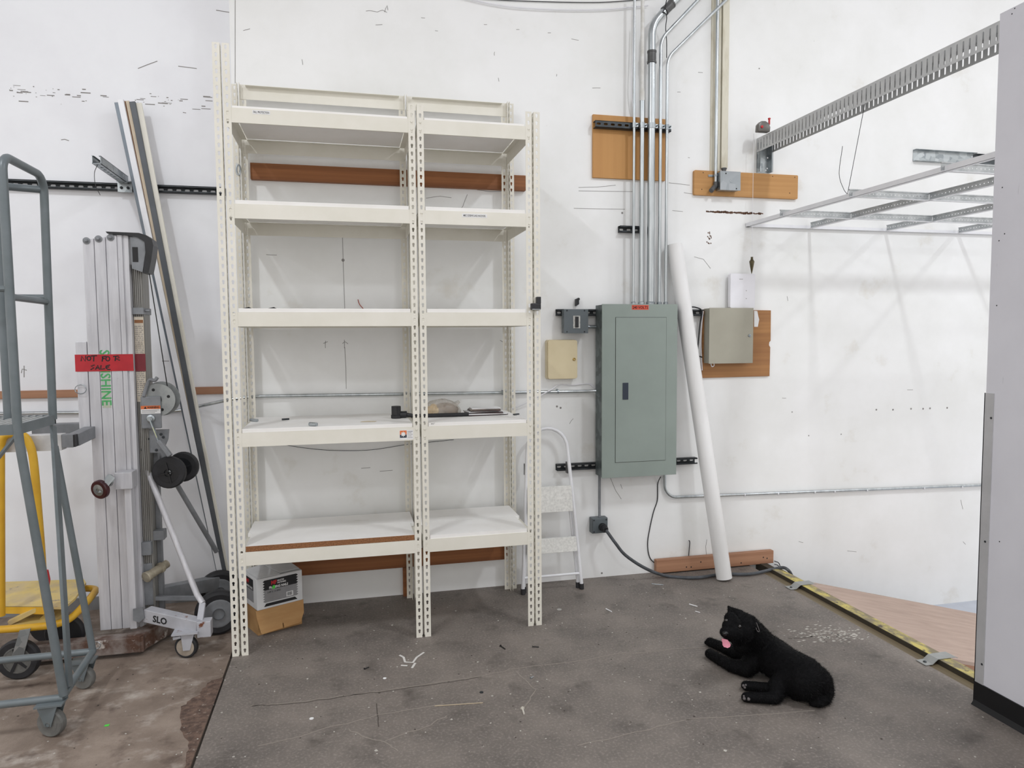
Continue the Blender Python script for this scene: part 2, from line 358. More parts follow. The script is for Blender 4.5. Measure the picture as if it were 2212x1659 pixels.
# scuffs on the walls
sc = M()
def scuff(pl, w=.004, wall=W): sc.ribbon([at(x, y, Y=wall-.0004) for x, y in pl], w, (0, -1, 0), .0005)
for pl in [[(790, 24), (800, 23), (815, 26), (826, 22), (836, 27)], [(812, 54), (826, 53)], [(830, 26), (836, 12), (838, 22)], [(1068, 112), (1068, 120)], [(1077, 168), (1078, 176)], [(1203, 160), (1202, 165)], [(525, 66), (533, 64), (540, 62)],
           [(910, 38), (918, 39)], [(940, 66), (946, 67)], [(1045, 53), (1052, 53)], [(1115, 64), (1122, 64)], [(1235, 84), (1250, 87)], [(1280, 190), (1297, 190)], [(1183, 71), (1190, 71)],
           [(1508, 156), (1518, 157)], [(1463, 199), (1470, 199)], [(652, 128), (654, 140)], [(740, 510), (746, 700)], [(703, 736), (703, 752)], [(698, 742), (708, 738)], [(744, 734), (744, 752)], [(740, 742), (745, 738), (752, 743)], [(575, 550), (598, 551)],
           [(745, 750), (748, 840)], [(1690, 860), (1698, 860)], [(1230, 916), (1235, 908), (1238, 904)], [(1960, 842), (1972, 842)], [(780, 1012), (800, 1010)], [(820, 1018), (848, 1016)],
           [(1500, 555), (1520, 560), (1535, 580)], [(1486, 340), (1490, 341)], [(1250, 405), (1290, 404), (1330, 400)], [(1240, 450), (1350, 452)], [(1250, 412), (1370, 414)], [(1445, 395), (1490, 400)], [(1452, 455), (1475, 457)], [(1478, 416), (1495, 419)],
           [(1527, 1165), (1524, 1180), (1526, 1200)], [(1318, 1030), (1330, 1060), (1342, 1078)], [(1340, 1046), (1344, 1056)], [(1700, 640), (1702, 650)], [(1830, 1190), (1850, 1192)], [(1725, 1170), (1735, 1172)], [(2080, 1170), (2086, 1176)], [(2075, 1080), (2080, 1100)],
           [(1080, 735), (1092, 742)], [(940, 400), (960, 396)], [(1010, 420), (1000, 445), (990, 460)], [(1030, 410), (1060, 414), (1090, 413)], [(920, 428), (950, 424), (975, 427)]]: scuff(jit(pl, .6, 2), .0026)
for x, y, r in [(741, 562, 4), (1893, 885, 3), (1929, 885, 3), (1968, 883, 3), (1994, 883, 3), (2009, 882, 3), (2046, 881, 3), (1711, 890, 2), (1747, 941, 2), (1817, 938, 2), (1203, 878, 3), (1211, 881, 3), (1300, 1238, 3), (1344, 460, 3), (1310, 366, 3), (1543, 175, 2), (1640, 148, 2)]:
    p = at(x, y, Y=W-.0004); sc.prism([p+V((math.cos(t)*r*.0024, 0, math.sin(t)*r*.0024)) for t in (0, 1.05, 2.1, 3.14, 4.2, 5.2)], (0, -.0006, 0))
ob('scuff_marks', sc, mat('scuff_grey', '8f8c8a', .8, scale=30), bpy.data.objects['wall_back'], kind='stuff')
sc = M()
for i in range(60):
    x = random.choice([random.uniform(20, 225), random.uniform(290, 455)]); y = 198+(x-20)*.055+random.gauss(0, 9); l = random.uniform(2, 22)*(1 if random.random() < .5 else .2)
    scuff([(x, y), (x+l, y+l*.06)], random.uniform(.002, .006), WLY)
for pl in [[(298, 148), (318, 140), (340, 132)], [(385, 143), (425, 148)], [(132, 302), (140, 301), (149, 304)], [(467, 22), (497, 27)], [(395, 243), (402, 244)], [(52, 790), (52, 815)], [(46, 806), (48, 797), (58, 800)], [(350, 780), (365, 780)]]: scuff(pl, .004, WLY)
ob('scuff_marks', sc, MATS['scuff_grey'], bpy.data.objects['wall_left'], kind='stuff')
sc = M(); random.seed(3)
for i in range(26):
    x = 1525+i*4.7; scuff([(x, 457+i*.18+random.uniform(-1, 1)), (x+6, 457+i*.18+random.uniform(-1, 1))], random.uniform(.006, .016))
for i in range(14): x = random.uniform(1526, 1536); y = random.uniform(500, 525); scuff([(x, y), (x+1.5, y+2)], .007)
ob('rust_streak', sc, mat('rust_stain', '6b4a33', .8, col2='4a342a', scale=60), bpy.data.objects['wall_back'], label='thin rusty streak under the tan plank')
sm = M()   # paint crack by the end of the furred wall
sm.ribbon([at(508, y, Y=W-.0004) for y in range(0, 190, 15)], .003, (0, -1, 0))
ob('paint_crack', sm, MATS['scuff_grey'], bpy.data.objects['wall_back'])

# partition at the right
px0 = 3.135; pye = -1.256; pz = 2.864
pt = root('wall_right', (px0+.05, -2.3, 0), 'grey white partition end wall with black rubber base', None, kind='structure')
ob('sheathing', M().box(px0, px0+.10, -3.3, pye, .1, pz), PARTPAINT, pt)
cg = ob('corner_guard', M().box(px0-.004, px0, pye-.040, pye+.004, .1, 1.335).box(px0-.004, px0+.05, pye, pye+.004, .1, 1.335), mat('grey_corner_strip', 'bdbdbf', .5, .1, scale=6), pt)
for x, y in [(2141, 903), (2128, 1170), (2121, 1435)]:
    p = at(x, y, X=px0-.004); ob('screw', M().lathe(p, (-1, 0, 0), [(.005, 0), (.004, .002)], 10), DARKSTEEL, cg)
nh = M()
for x, y in [(2165, 405), (2170, 505), (2158, 520), (2153, 660), (2159, 1170), (2192, 18), (2186, 30)]: nh.lathe(at(x, y, X=px0), (-1, 0, 0), [(.003, 0), (.002, .001)], 8)
ob('nail_heads', nh, DARKSTEEL, pt)
bb = ob('baseboard_right', M().box(px0-.006, px0+.10, -3.3, pye+.003, 0, .1), mat('black_vinyl_base', '0d0e12', .45, scale=10), pt)
ob('toe', M().prism([(px0-.006, -3.3, 0), (px0-.020, -3.3, 0), (px0-.006, -3.3, .02)], (0, 3.3+pye, 0)), MATS['black_vinyl_base'], bb)

# straps over the steel edge
for i, (x, y) in enumerate([(1728, 1262), (2016, 1421)]):
    p = at(x, y, Z=.02); m = M(); prof = [(3.205, .002), (3.245, .002), (3.275, .024), (3.375, .024), (3.388, .018)]; w = .03
    for (a, za), (b, zb) in zip(prof, prof[1:]):
        m.hexa([(a, p.y-w, za), (b, p.y-w, zb), (b, p.y+w, zb), (a, p.y+w, za), (a, p.y-w, za+.003), (b, p.y-w, zb+.003), (b, p.y+w, zb+.003), (a, p.y+w, za+.003)])
    s = ob('hold_down_strap', m, mat('dull_zinc_strap', 'a8aaa8', .5, .5, scale=20), label=['bent zinc strap on the yellow edge nearest the cable', 'bent zinc strap on the yellow edge beside the partition'][i], cat='metal strap', group='straps over the yellow floor edge')
    ob('bolt', M().lathe((3.228, p.y, .005), (0, 0, 1), [(.008, 0), (.008, .003), (.004, .006)], 10), DARKSTEEL, s)

# ramp
rp = root('plywood_ramp', (4.2, -.28, -.44), 'pale plywood ramp sloping down beyond the yellow floor edge', 'ramp')
def rz(x): return -.2565*(x-3.362)
def rslab(m, x0, x1, y0, y1, t0, t1): return m.hexa([(x0, y0, rz(x0)-t1), (x1, y0, rz(x1)-t1), (x1, y1, rz(x1)-t1), (x0, y1, rz(x0)-t1), (x0, y0, rz(x0)-t0), (x1, y0, rz(x1)-t0), (x1, y1, rz(x1)-t0), (x0, y1, rz(x0)-t0)])
ob('deck', rslab(M(), 3.362, 4.985, -.86, .30, 0, .018), RAMPPLY, rp)
for yy in (-.86, -.30, .262): ob('rim_joist', rslab(M(), 3.362, 4.88, yy, yy+.038, .018, .06), LUMBER, rp)

# ------------------------------------------------------------------ cream shelving
SX = [0, .9144, 1.524]; DEP = .587; PITCH_H = .0381
rack = root('boltless_shelving', (.76, .29, 0), 'tall cream steel boltless shelving with two bays of white shelves', 'shelving')
r = .0066; hw = .0042; cz = .024
KEY = [(0, cz+r), (r*.7, cz+r*.7), (r, cz), (r*.78, cz-r*.62), (hw, cz-r*.9), (hw, .0115), (hw*.6, .0095), (0, .009)]
def post(xs, side, front, h):
    m = M(); n = int(h/PITCH_H); t = .002; z0 = h-n*PITCH_H
    xw = xs+side*.005; y0 = 0 if front else DEP; s = 1 if front else -1
    m.cells((xw, y0, z0), (side, 0, 0), (0, 0, 1), (0, s, 0), .0335, PITCH_H, n, KEY, t)
    m.cells((xw, y0+s*t, z0), (0, s, 0), (0, 0, 1), (side, 0, 0), .036, PITCH_H, n, KEY, t)
    if z0 > .001:
        m.box(min(xw, xw+side*.0335), max(xw, xw+side*.0335), min(y0, y0+s*t), max(y0, y0+s*t), 0, z0)
        m.box(min(xw, xw+side*t), max(xw, xw+side*t), min(y0, y0+s*.038), max(y0, y0+s*.038), 0, z0)
    return ob('post', m, CREAM, rack)
HF = [2.978, 2.757, 2.757]; HR = [2.985, 2.985, 2.985]
for i, xs in enumerate(SX):
    for sd in (-1, 1): post(xs, sd, True, HF[i]); post(xs, sd, False, HR[i])
ZB = [2.6125, 2.1608, 1.6411, 1.0504, .455]; BH = .069; BT = .019
def rivets(m, x, y, z, s):
    for k in (.018, .018+PITCH_H): m.lathe((x, y+s*.002, z+k), (0, -s, 0), [(.0064, 0), (.0064, .0028), (.004, .0042)], 12)
beams = {}
for bay in (0, 1):
    a = SX[bay]+.0385; b = SX[bay+1]-.0385
    for k, z in enumerate(ZB):
        m = M().box(a-.030, a-.0, .0022, .0042, z+.004, z+BH-.004).box(b, b+.030, .0022, .0042, z+.004, z+BH-.004)
        m.box(a, b, .001, .003, z, z+BH).box(a, b, .003, .034, z+BH-.002, z+BH).box(a, b, .003, .012, z, z+.002)
        rivets(m, SX[bay]+.0217, .0018, z, 1); rivets(m, SX[bay+1]-.0217, .0018, z, 1)
        beams[bay, k] = ob('front_beam', m, CREAM, rack)
        m = M().box(a-.03, b+.03, DEP-.0045, DEP-.0025, z, z+BH).box(a, b, DEP-.034, DEP-.0045, z+BH-.002, z+BH)
        ob('rear_beam', m, CREAM, rack)
        for xs, sd in ((SX[bay], 1), (SX[bay+1], -1)):
            x = xs+sd*.0105; m = M().box(min(x, x+sd*.002), max(x, x+sd*.002), .036, DEP-.036, z, z+BH).box(min(x, x+sd*.028), max(x, x+sd*.028), .036, DEP-.036, z+BH-.004, z+BH-.002)
            ob('side_beam', m, CREAM, rack)
        zt = z+BH; x0 = SX[bay]+.041; x1 = SX[bay+1]-.041
        if k == 4:      # bottom shelves are two planks each
            up = .010 if bay == 0 else 0
            ob('shelf_board', M().box(x0, x1, .004, .275, zt+up*.2, zt+up+BT), BOARD, rack)
            ob('shelf_board', M().box(x0-.024, x1+.024, .281, DEP-.042, zt, zt+BT), BOARD, rack)
            if bay == 0: ob('raw_edge', M().box(x0, x1, .0022, .0038, zt+.001, zt+up+BT-.001), PARTICLE, rack, label='raw brown particle board edge')
        else:
            ob('shelf_board', M().box(x0, x1, .004, DEP-.042, zt, zt+BT-(.008 if k == 0 else 0)), BOARD, rack, bevel=.0015)
    m = M().box(a-.03, b+.03, DEP-.0045, DEP-.0025, 2.905, 2.974).box(a, b, DEP-.036, DEP-.0045, 2.972, 2.974)
    ob('rear_beam', m, CREAM, rack)
# labels on the beams
def blabel(bay, k, x0, x1, y0, y1, words, h=.55):
    p = at(x0, (y0+y1)/2, Y=.0005); q = at(x1, (y0+y1)/2, Y=.0005); zt = at((x0+x1)/2, y0, Y=.0005).z; zb = at((x0+x1)/2, y1, Y=.0005).z
    s = ob('label', M().box(p.x, q.x, .0002, .0009, zb, zt), PAPER, beams[bay, k])
    hh = (zt-zb)*h
    text('lettering', words, (p.x+(q.x-p.x)*.06, .0002, zb+(zt-zb-hh)/2), (1, 0, 0), (0, 0, 1), hh, INK, beams[bay, k], width=(q.x-p.x)*.88, off=.0004, bold=.01)
blabel(0, 0, 545, 583.5, 238.5, 247, 'FALL PROTECTION')
blabel(1, 1, 998, 1052, 462, 470, 'MISC SCREWS LAGS ANCHORS')
p = at(863, 941, Y=.0005); q = at(893, 941, Y=.0005); zt = at(878, 929, Y=.0005).z; zb = at(878, 949.5, Y=.0005).z
stk = ob('sticker', M().box(p.x, q.x, .0002, .0009, zb, zt), PAPER, beams[0, 3], label='white maker sticker with an orange and navy star')
e = at(878.5, 941, Y=0).x; h = zt-zb
art = ob('sticker_square', M().box(p.x+.002, e, -.0002, .0002, zb+h*.52, zt-.002), ORANGE, beams[0, 3])
ob('sticker_square', M().box(p.x+.002, e, -.0002, .0002, zb+.010, zb+h*.52), NAVY, beams[0, 3])
cx = (p.x+.002+e)/2; czz = (zb+.010+zt-.002)/2; R = (e-p.x)*.42
ob('star', M().prism([V((cx+math.sin(t*math.pi/8)*(R if t % 2 == 0 else R*.52), -.0003, czz+math.cos(t*math.pi/8)*(R if t % 2 == 0 else R*.52))) for t in range(16)], (0, -.0002, 0)), PAPER, beams[0, 3])
for i in range(5): ob('print_line', M().box(e+.003, q.x-.004-.006*(i % 2), -.0001, .0002, zt-.008-i*.008, zt-.006-i*.008), NAVY if i < 2 else MATS['scuff_grey'], beams[0, 3])
p = at(931, 917, Y=.0035); text('lettering', 'OC"', p, (1, 0, 0), (0, 0, 1), .008, INK, rack, off=.0006)

# ------------------------------------------------------------------ timbers fixed to the walls
def ledger(x0, x1, y0, y1, d, label, matl=LEDGER, name='ledger_board'):
    m = wbox(M(), x0, x1, y0, y1, 0, d); return ob(name, m, matl, label=label, cat='timber', bevel=.002)
ledger(541, 1136, 365, 399, .038, 'long brown ledger board behind the top shelves')
ledger(600, 1096, 1192, 1228, .038, 'brown ledger board on the wall under the bottom shelves')
a = at(871, 1250, Y=W-.036); ob('timber_block', M().box(a.x, a.x+.03, W-.036, W, 0, at(876, 1226, Y=W-.036).z), LEDGER, label='short upright brown timber behind the middle rear post', cat='timber')
a0 = at(-60, 847, Y=WLY-.02); a1 = at(486, 843, Y=WLY-.02)
ob('ledger_board', M().box(a0.x, a1.x, WLY-.02, WLY, a1.z-.022, a1.z+.022), LUMBER, label='thin brown rail along the left wall behind the lift', cat='timber', bevel=.002)

# ------------------------------------------------------------------ strut channel
SLOT = [(0, .036), (.004, .035), (.0065, .031), (.0065, .014), (.004, .010), (0, .009)]
def strut(name, x0, x1, z, yb, label, yf=None, web_front=False, matl=DARKSTEEL, group='steel strut channels on the wall'):
    """channel along X against the plane yb"""
    h = .041; d = .041 if yf is None else yb-yf; yf = yb-d; n = max(1, int((x1-x0)/.046)); m = M(); t = .0025
    yw = yf if web_front else yb-t
    m.cells((x0, yw, z+h/2), (0, 0, -1), (1, 0, 0), (0, 1, 0), h, (x1-x0)/n, n, SLOT, t)
    m.box(x0, x1, yf, yb, z+h/2-t, z+h/2).box(x0, x1, yf, yb, z-h/2, z-h/2+t)
    if not web_front: m.box(x0, x1, yf, yf+t, z+h/2-.009, z+h/2).box(x0, x1, yf, yf+t, z-h/2, z-h/2+.009)
    return ob(name, m, matl, label=label, cat='strut channel', group=group)
p = at(1245, 675, Y=W-.03); q = at(1519, 676, Y=W-.03); strut('strut_channel', at(1203, 675, Y=W-.03).x, q.x, p.z, W, 'dark strut channel behind the top of the green panel')
p = at(1245, 1008, Y=W-.03); strut('strut_channel', at(1203, 1008, Y=W-.03).x, at(1505, 998, Y=W-.03).x, p.z, W, 'dark strut channel behind the bottom of the green panel')
# board with strut and conduits
m = M(); a, b, z0, z1 = wrect(1281, 1437, 252, 387, .018); m.box(a, b, W-.018, W, z0, z1)
ob('backing_board', m, MDF, label='tan backing board behind the tall conduits', cat='board', bevel=.001)
p = at(1286, 269, Y=W-.059); q = at(1450, 275, Y=W-.059)
strut('strut_channel', p.x, q.x, (p.z+q.z)/2, W-.018, 'dark strut channel on the tan backing board', web_front=True)
zst = (p.z+q.z)/2
p = at(1340, 494, Y=W-.041); sb = strut('strut_channel', p.x, p.x+.15, p.z, W, 'short dark strut bracket holding the thinnest conduit', group=None)
# vertical conduits
YC = W-.080
def cond(pts, rr, label, group='steel conduits rising from the green panel', matl=EMT):
    o = ob('conduit', M().tube(pts, rr, 14), matl, label=label, cat='conduit', group=group, smooth=True); return o
def vert(x, y): return at(x, y, Y=YC)
zt_panel = at(1380, 657, Y=W-.165).z-.004
def base(x): q = vert(x, 640); return V((q.x, YC, zt_panel-.002))
def clamp(o, x, rr):
    m = M().lathe((x, YC, zst-.016), (0, 0, 1), [(rr+.0005, 0), (rr+.003, 0), (rr+.003, .032), (rr+.0005, .032)], 16).box(x+rr, x+rr+.018, YC-.006, YC+.006, zst-.012, zst+.012).box(x-rr*.7, x+rr*.7, YC+rr*.7, W-.059, zst-.01, zst+.01)
    ob('clamp', m, GALV, o); ob('screw', M().cyl((x+rr+.009, YC-.016, zst), (x+rr+.009, YC-.006, zst), .004, 8), DARKSTEEL, o)
x1 = base(1368).x; c1 = cond([base(1368), V((x1, YC, 3.7))], .0085, 'thin straight steel conduit at the edge of the tan board'); clamp(c1, x1, .0085)
x2 = base(1385).x; zc = at(1388, 216, Y=YC).z; c2 = cond([base(1385), V((x2, YC, zc))], .0145, 'scratched steel conduit with white painted top half'); clamp(c2, x2, .0145)
ob('painted_length', M().tube([(x2, YC, zc), (x2, YC, 3.7)], .0118, 14).lathe((x2, YC, zc-.005), (0, 0, 1), [(.0115, 0), (.0155, 0), (.0155, .065), (.012, .065)], 14), mat('white_painted_pipe', 'dcdcda', .5, col2='c9c8c2', scale=20), c2, smooth=True)
x3 = base(1405).x; k3 = V((x3, YC, at(1411, 52, Y=YC).z)); e3 = V(k3)+V((.62, 0, .63))
c3 = cond([base(1405)]+bend(base(1405), k3, e3, .17)+[e3], .0235, 'thickest steel conduit with two dark couplings'); clamp(c3, x3, .0235)
zk = at(1414, 124, Y=YC).z
def coupling(o, c, ax, rr, l=.075):
    ob('coupling', M().lathe(c, ax, [(rr, -l/2), (rr+.006, -l/2), (rr+.006, -l/2+.01), (rr+.004, -l/2+.012), (rr+.004, l/2-.012), (rr+.006, l/2-.01), (rr+.006, l/2), (rr, l/2)], 18), GREYDK, o, smooth=True)
coupling(c3, (x3, YC, zk), (0, 0, 1), .0235); coupling(c3, k3+(e3-k3).normalized()*.155, e3-k3, .0235)
x4 = base(1424).x; k4 = V((x4, YC, at(1428, 85, Y=YC).z)); e4 = k4+V((.8, 0, .84)); c4 = cond([base(1424)]+bend(base(1424), k4, e4, .13)+[e4], .0105, 'thin steel conduit bent beside the thickest one'); clamp(c4, x4, .0105)
x5 = base(1438).x; k5 = V((x5, YC, at(1441, 125, Y=YC).z)); e5 = k5+V((.9, 0, .88)); c5 = cond([base(1438)]+bend(base(1438), k5, e5, .13)+[e5], .0095, 'outermost thin conduit with the lowest bend'); clamp(c5, x5, .0095)
for o, x, rr in ((c1, x1, .0085), (c2, x2, .0145), (c3, x3, .0235), (c4, x4, .0105), (c5, x5, .0095)):
    ob('connector', M().lathe((x, YC, zt_panel-.002), (0, 0, 1), [(rr, 0), (rr+.005, 0), (rr+.005, .022), (rr+.002, .026), (rr, .026)], 14), GALV, o, smooth=True)
ob('tie_wire', M().tube(smoothpts([at(1432, 24, Y=YC-.03), at(1440, 35, Y=YC-.02), at(1438, 60, Y=YC+.01), at(1440, 90, Y=YC+.02), at(1440, 125, Y=YC+.02)]), .003, 6).tube([at(1440, 0, Y=YC-.02), at(1436, 18, Y=YC-.03), at(1432, 26, Y=YC-.03)], .003, 6), WIREBLK, label='black tie wire hanging at the bent conduits', cat='wire')

# ------------------------------------------------------------------ green panel
dp = .165; a, b, z0, z1 = wrect(1300, 1462, 657, 1029, dp); yf = W-dp
pn = root('electrical_panel', ((a+b)/2, W-.07, z0), 'large grey green electrical panel with a 240 volts label', 'electrical panel')
ob('back_box', M().box(a+.004, b-.004, W-dp+.004, W-.0415, z0+.004, z1-.004), PANELSIDE, pn)
ob('cover', M().box(a, b, yf-.002, yf+.004, z0, z1), PANEL, pn, bevel=.0012)
def pf(x, y): return at(x, y, Y=yf-.002)
c = [pf(1330, 686), pf(1439, 686), pf(1437, 997), pf(1328, 999)]
da, db, dz0, dz1 = c[0].x, c[1].x, c[3].z, c[0].z
ob('door_gap', M().box(da-.002, db+.002, yf-.0028, yf-.002, dz0-.002, dz1+.002), INK, pn)
dr = ob('door', M().box(da, db, yf-.006, yf-.0028, dz0, dz1), PANEL, pn, bevel=.001)
l = [at(1345, 827, Y=yf-.006), at(1357, 863, Y=yf-.006)]
ob('latch', M().box(l[0].x, l[1].x, yf-.009, yf-.006, l[1].z, l[0].z), NAVY, dr, bevel=.0008)
l = [at(1365, 659, Y=yf-.0025), at(1401, 669, Y=yf-.0025)]
lb = ob('voltage_label', M().box(l[0].x, l[1].x, yf-.0028, yf-.002, l[1].z, l[0].z), mat('orange_red_label', 'd8543c', .5, scale=10), pn, label='orange label reading 240 VOLTS')
text('lettering', '240 VOLTS', (l[0].x+.004, yf-.0028, l[1].z+.005), (1, 0, 0), (0, 0, 1), .018, INK, lb, width=l[1].x-l[0].x-.008, bold=.015)
# sub box
d2 = .095; a, b, z0, z1 = wrect(1219, 1270, 668, 720, d2)
sbx = root('disconnect_box', ((a+b)/2, W-.05, z0), 'small dark grey switch box left of the green panel', 'electrical box')
ob('body', M().box(a, b, W-d2+.003, W-.04, z0+.002, z1-.002), BOXGREY, sbx); ob('cover', M().box(a-.002, b+.002, W-d2, W-d2+.003, z0, z1), BOXGREY, sbx, bevel=.0008)
for x, z in ((a+.018, z0+.01), (b-.022, z0+.01), (a+.018, z1-.008), (b-.022, z1-.008)): ob('screw', M().lathe((x, W-d2, z), (0, -1, 0), [(.005, 0), (.004, .003)], 10), DARKSTEEL, sbx)
q0 = at(1238, 682, Y=W-d2); q1 = at(1253, 709, Y=W-d2)
ob('breaker_frame', M().box(q0.x, q1.x, W-d2-.003, W-d2, q1.z, q0.z), mat('worn_white_label', 'cfcfcb', .5, col2='9a9a96', scale=40), sbx)
ob('breaker_toggle', M().box(q0.x+.012, q1.x-.012, W-d2-.010, W-d2-.003, q1.z+.006, q0.z-.006), BLACKPL, sbx, bevel=.001)
ob('conduit_nipple', M().cyl((b, W-.055, at(1278, 706, Y=W-.06).z), (2.094, W-.055, at(1278, 706, Y=W-.06).z), .011, 14).lathe((b, W-.055, at(1278, 706, Y=W-.06).z), (1, 0, 0), [(.014, 0), (.014, .012), (.011, .014)], 14), GALV, sbx, smooth=True)
for k in (.3, .7): ob('knockout', M().lathe((a, W-.062, z0+(z1-z0)*k), (-1, 0, 0), [(.013, 0), (.012, .0015)], 16), BOXGREY, sbx)
# beige box
d3 = .055; a, b, z0, z1 = wrect(1184, 1247, 735, 818, d3)
def rrect(a, b, z0, z1, r, y, n=4):
    out = []
    for cx, cz_, s in ((b-r, z1-r, 0), (a+r, z1-r, 1), (a+r, z0+r, 2), (b-r, z0+r, 3)):
        for k in range(n+1):
            t = (s+k/n)*math.pi/2; out.append(V((cx+math.cos(t)*r, y, cz_+math.sin(t)*r)))
    return out
kb = root('key_cabinet', ((a+b)/2, W-.03, z0), 'small beige wall cabinet with a round lock', 'cabinet')
ob('body', M().prism(rrect(a-.004, b-.002, z0-.003, z1+.003, .014, W-d3+.012), (0, d3-.012, 0)), BEIGE, kb); ob('door', M().prism(rrect(a, b, z0, z1, .012, W-d3), (0, .011, 0)), BEIGE, kb)
p = at(1240, 776, Y=W-d3); ob('lock', M().lathe(p, (0, -1, 0), [(.010, 0), (.010, .003), (.007, .005), (.004, .004)], 16), mat('brass_lock', 'b59a5f', .35, .7, scale=20), kb, smooth=True)
m = M().prism([at(1245, 646, Y=W-.03), at(1251, 643, Y=W-.03), at(1253, 646, Y=W-.03), at(1251, 649, Y=W-.03), at(1251, 657, Y=W-.03), at(1245, 661, Y=W-.03)], (0, .03, 0))
ob('wall_hook', m, BLACKPL, label='small black hook above the dark grey switch box', cat='hook')
# control cabinet with plywood and router
a, b, z0, z1 = wrect(1517, 1664, 669, 815, .014)
poly = [V((a, W-.014, z0)), V((b-.002, W-.014, z0+.003)), V((b, W-.014, z0+.20)), V((b-.010, W-.014, z0+.215)), V((b-.008, W-.014, z0+.235)), V((b+.002, W-.014, z0+.245)), V((b, W-.014, z1-.004)), V((a, W-.014, z1))]
ob('plywood_board', M().prism(poly, (0, .014, 0)), PLY, label='ragged plywood board behind the taupe cabinet', cat='board')
d4 = .09; a, b, z0, z1 = wrect(1532, 1627, 665, 785, d4)
cc = root('control_cabinet', ((a+b)/2, W-.05, z0), 'taupe metal control cabinet under the white router', 'cabinet')
ob('body', M().box(a+.003, b-.003, W-d4+.004, W-.014, z0+.003, z1-.003), TAUPE, cc); ob('door', M().box(a, b, W-d4, W-d4+.004, z0, z1), TAUPE, cc, bevel=.0012)
p = at(1619, 725, Y=W-d4); ob('lock', M().lathe(p, (0, -1, 0), [(.010, 0), (.010, .004), (.006, .006)], 16), GALV, cc, smooth=True); ob('keyhole', M().box(p.x-.001, p.x+.001, W-d4-.0068, W-d4-.006, p.z-.004, p.z+.004), INK, cc)
p = at(1538, 788, Y=W-.06); ob('cable_gland', M().tube(smoothpts([p+V((-.01, 0, .012)), p+V((0, 0, -.012)), p+V((.015, 0, -.005)), p+V((.012, 0, .014))]), .003, 6), WHITEPL, cc)
ctop = z1
m = M().prism([at(1629, 671, Y=W-.0165), at(1636, 672, Y=W-.0165), at(1638, 683, Y=W-.0165), at(1640, 690, Y=W-.0165), at(1637, 706, Y=W-.0165), at(1629, 706, Y=W-.0165)], (0, .0015, 0))
ob('torn_paper', m, PAPER, label='torn white paper on the plywood right of the taupe cabinet', cat='paper')
a, b, z0, z1 = wrect(1578, 1631, 591, 662, .055); z0 = ctop+.001; z1 = at(1604, 591, Y=W-.055).z
ro = root('router', ((a+b)/2, W-.04, z0), 'white router standing on the taupe cabinet', 'router')
ob('shell', M().prism(rrect(a, b, z0, z1, .010, W-.055), (0, .03, 0)), WHITEPL, ro); q = at(1601, 603, Y=W-.055)
ob('logo_mark', M().box(q.x-.013, q.x+.013, W-.0556, W-.055, q.z-.0015, q.z+.0015), MATS['scuff_grey'], ro)
for x, y in ((1612, 628), (1612, 645)): ob('indicator', M().lathe(at(x, y, Y=W-.055), (0, -1, 0), [(.003, 0), (.0025, .0006)], 8), MATS['scuff_grey'], ro)
ob('cable', M().tube(smoothpts([at(1490, 663, Y=W-.03), at(1503, 664, Y=W-.04), at(1516, 672, Y=W-.05), at(1512, 700, Y=W-.03), at(1509, 735, Y=W-.03), at(1507, 765, Y=W-.03), at(1517, 772, Y=W-.05)]), .0045, 8), WIREBLK, label='black cable looping down beside the taupe cabinet', cat='cable')
ob('cable', M().tube(smoothpts([at(1519, 672, Y=W-.05), at(1516, 700, Y=W-.035), at(1514, 740, Y=W-.035), at(1516, 785, Y=W-.03), at(1517, 800, Y=W-.025)]), .003, 8), WHITEPL, label='white cable running down beside the taupe cabinet', cat='cable')

# ------------------------------------------------------------------ plank, junction box, battens, conduit
zz = [at(1500, 368, Y=W-.022), at(1724, 378, Y=W-.022), at(1724, 428, Y=W-.022), at(1500, 423, Y=W-.022)]
m = M().prism(rrect(zz[0].x, zz[1].x, (zz[2].z+zz[3].z)/2, (zz[0].z+zz[1].z)/2, .008, W-.022, 3), (0, .022, 0))
pk = ob('plank', m, PLANK, label='tan plank with a junction box screwed to the wall', cat='board')
for x, y in ((1519, 373), (1516, 409), (1669, 381), (1717, 383), (1706, 417)): ob('screw', M().lathe(at(x, y, Y=W-.022), (0, -1, 0), [(.004, 0), (.003, .0012)], 8), MATS['rust_stain'], pk)
m = M(); p = at(1535, 366, Y=W-.012); q = at(1556, 366, Y=W-.012); r2 = at(1575, 366, Y=W-.02)
bt = root('wall_batten', (q.x, W, p.z), 'dirty cream painted battens running up from the tan plank', 'batten')
ob('batten', M().box(p.x, q.x-.004, W-.012, W, p.z-.03, 4.3), BATTEN, bt); ob('batten', M().box(q.x+.002, r2.x-.012, W-.022, W, p.z+.01, 4.3), BATTEN, bt)
xc = at(1546, 380, Y=W-.04).x; zb_ = at(1546, 398, Y=W-.04).z
cv = cond([V((xc, W-.04, zb_)), V((xc, W-.04, 4.3))], .0105, 'lone steel conduit running down to the tan plank', None)
el = smoothpts([V((xc, W-.04, zb_+.015)), V((xc, W-.04, zb_-.01)), at(1543, 404, Y=W-.045), at(1536, 412, Y=W-.06)])
ob('elbow', M().tube(el, .0155, 12), GREYDK, cv, smooth=True)
zs_ = at(1545, 379, Y=W-.04).z; ob('strap', M().lathe((xc, W-.04, zs_-.007), (0, 0, 1), [(.0105, 0), (.013, 0), (.013, .014), (.0105, .014)], 14).box(xc-.045, xc-.008, W-.026, W-.022, zs_-.007, zs_+.007), GALV, cv)
a, b, z0, z1 = wrect(1556, 1600, 370, 411, .085)
jb = root('junction_box', ((a+b)/2, W-.05, z0), 'grey metal junction box on the tan plank', 'electrical box')
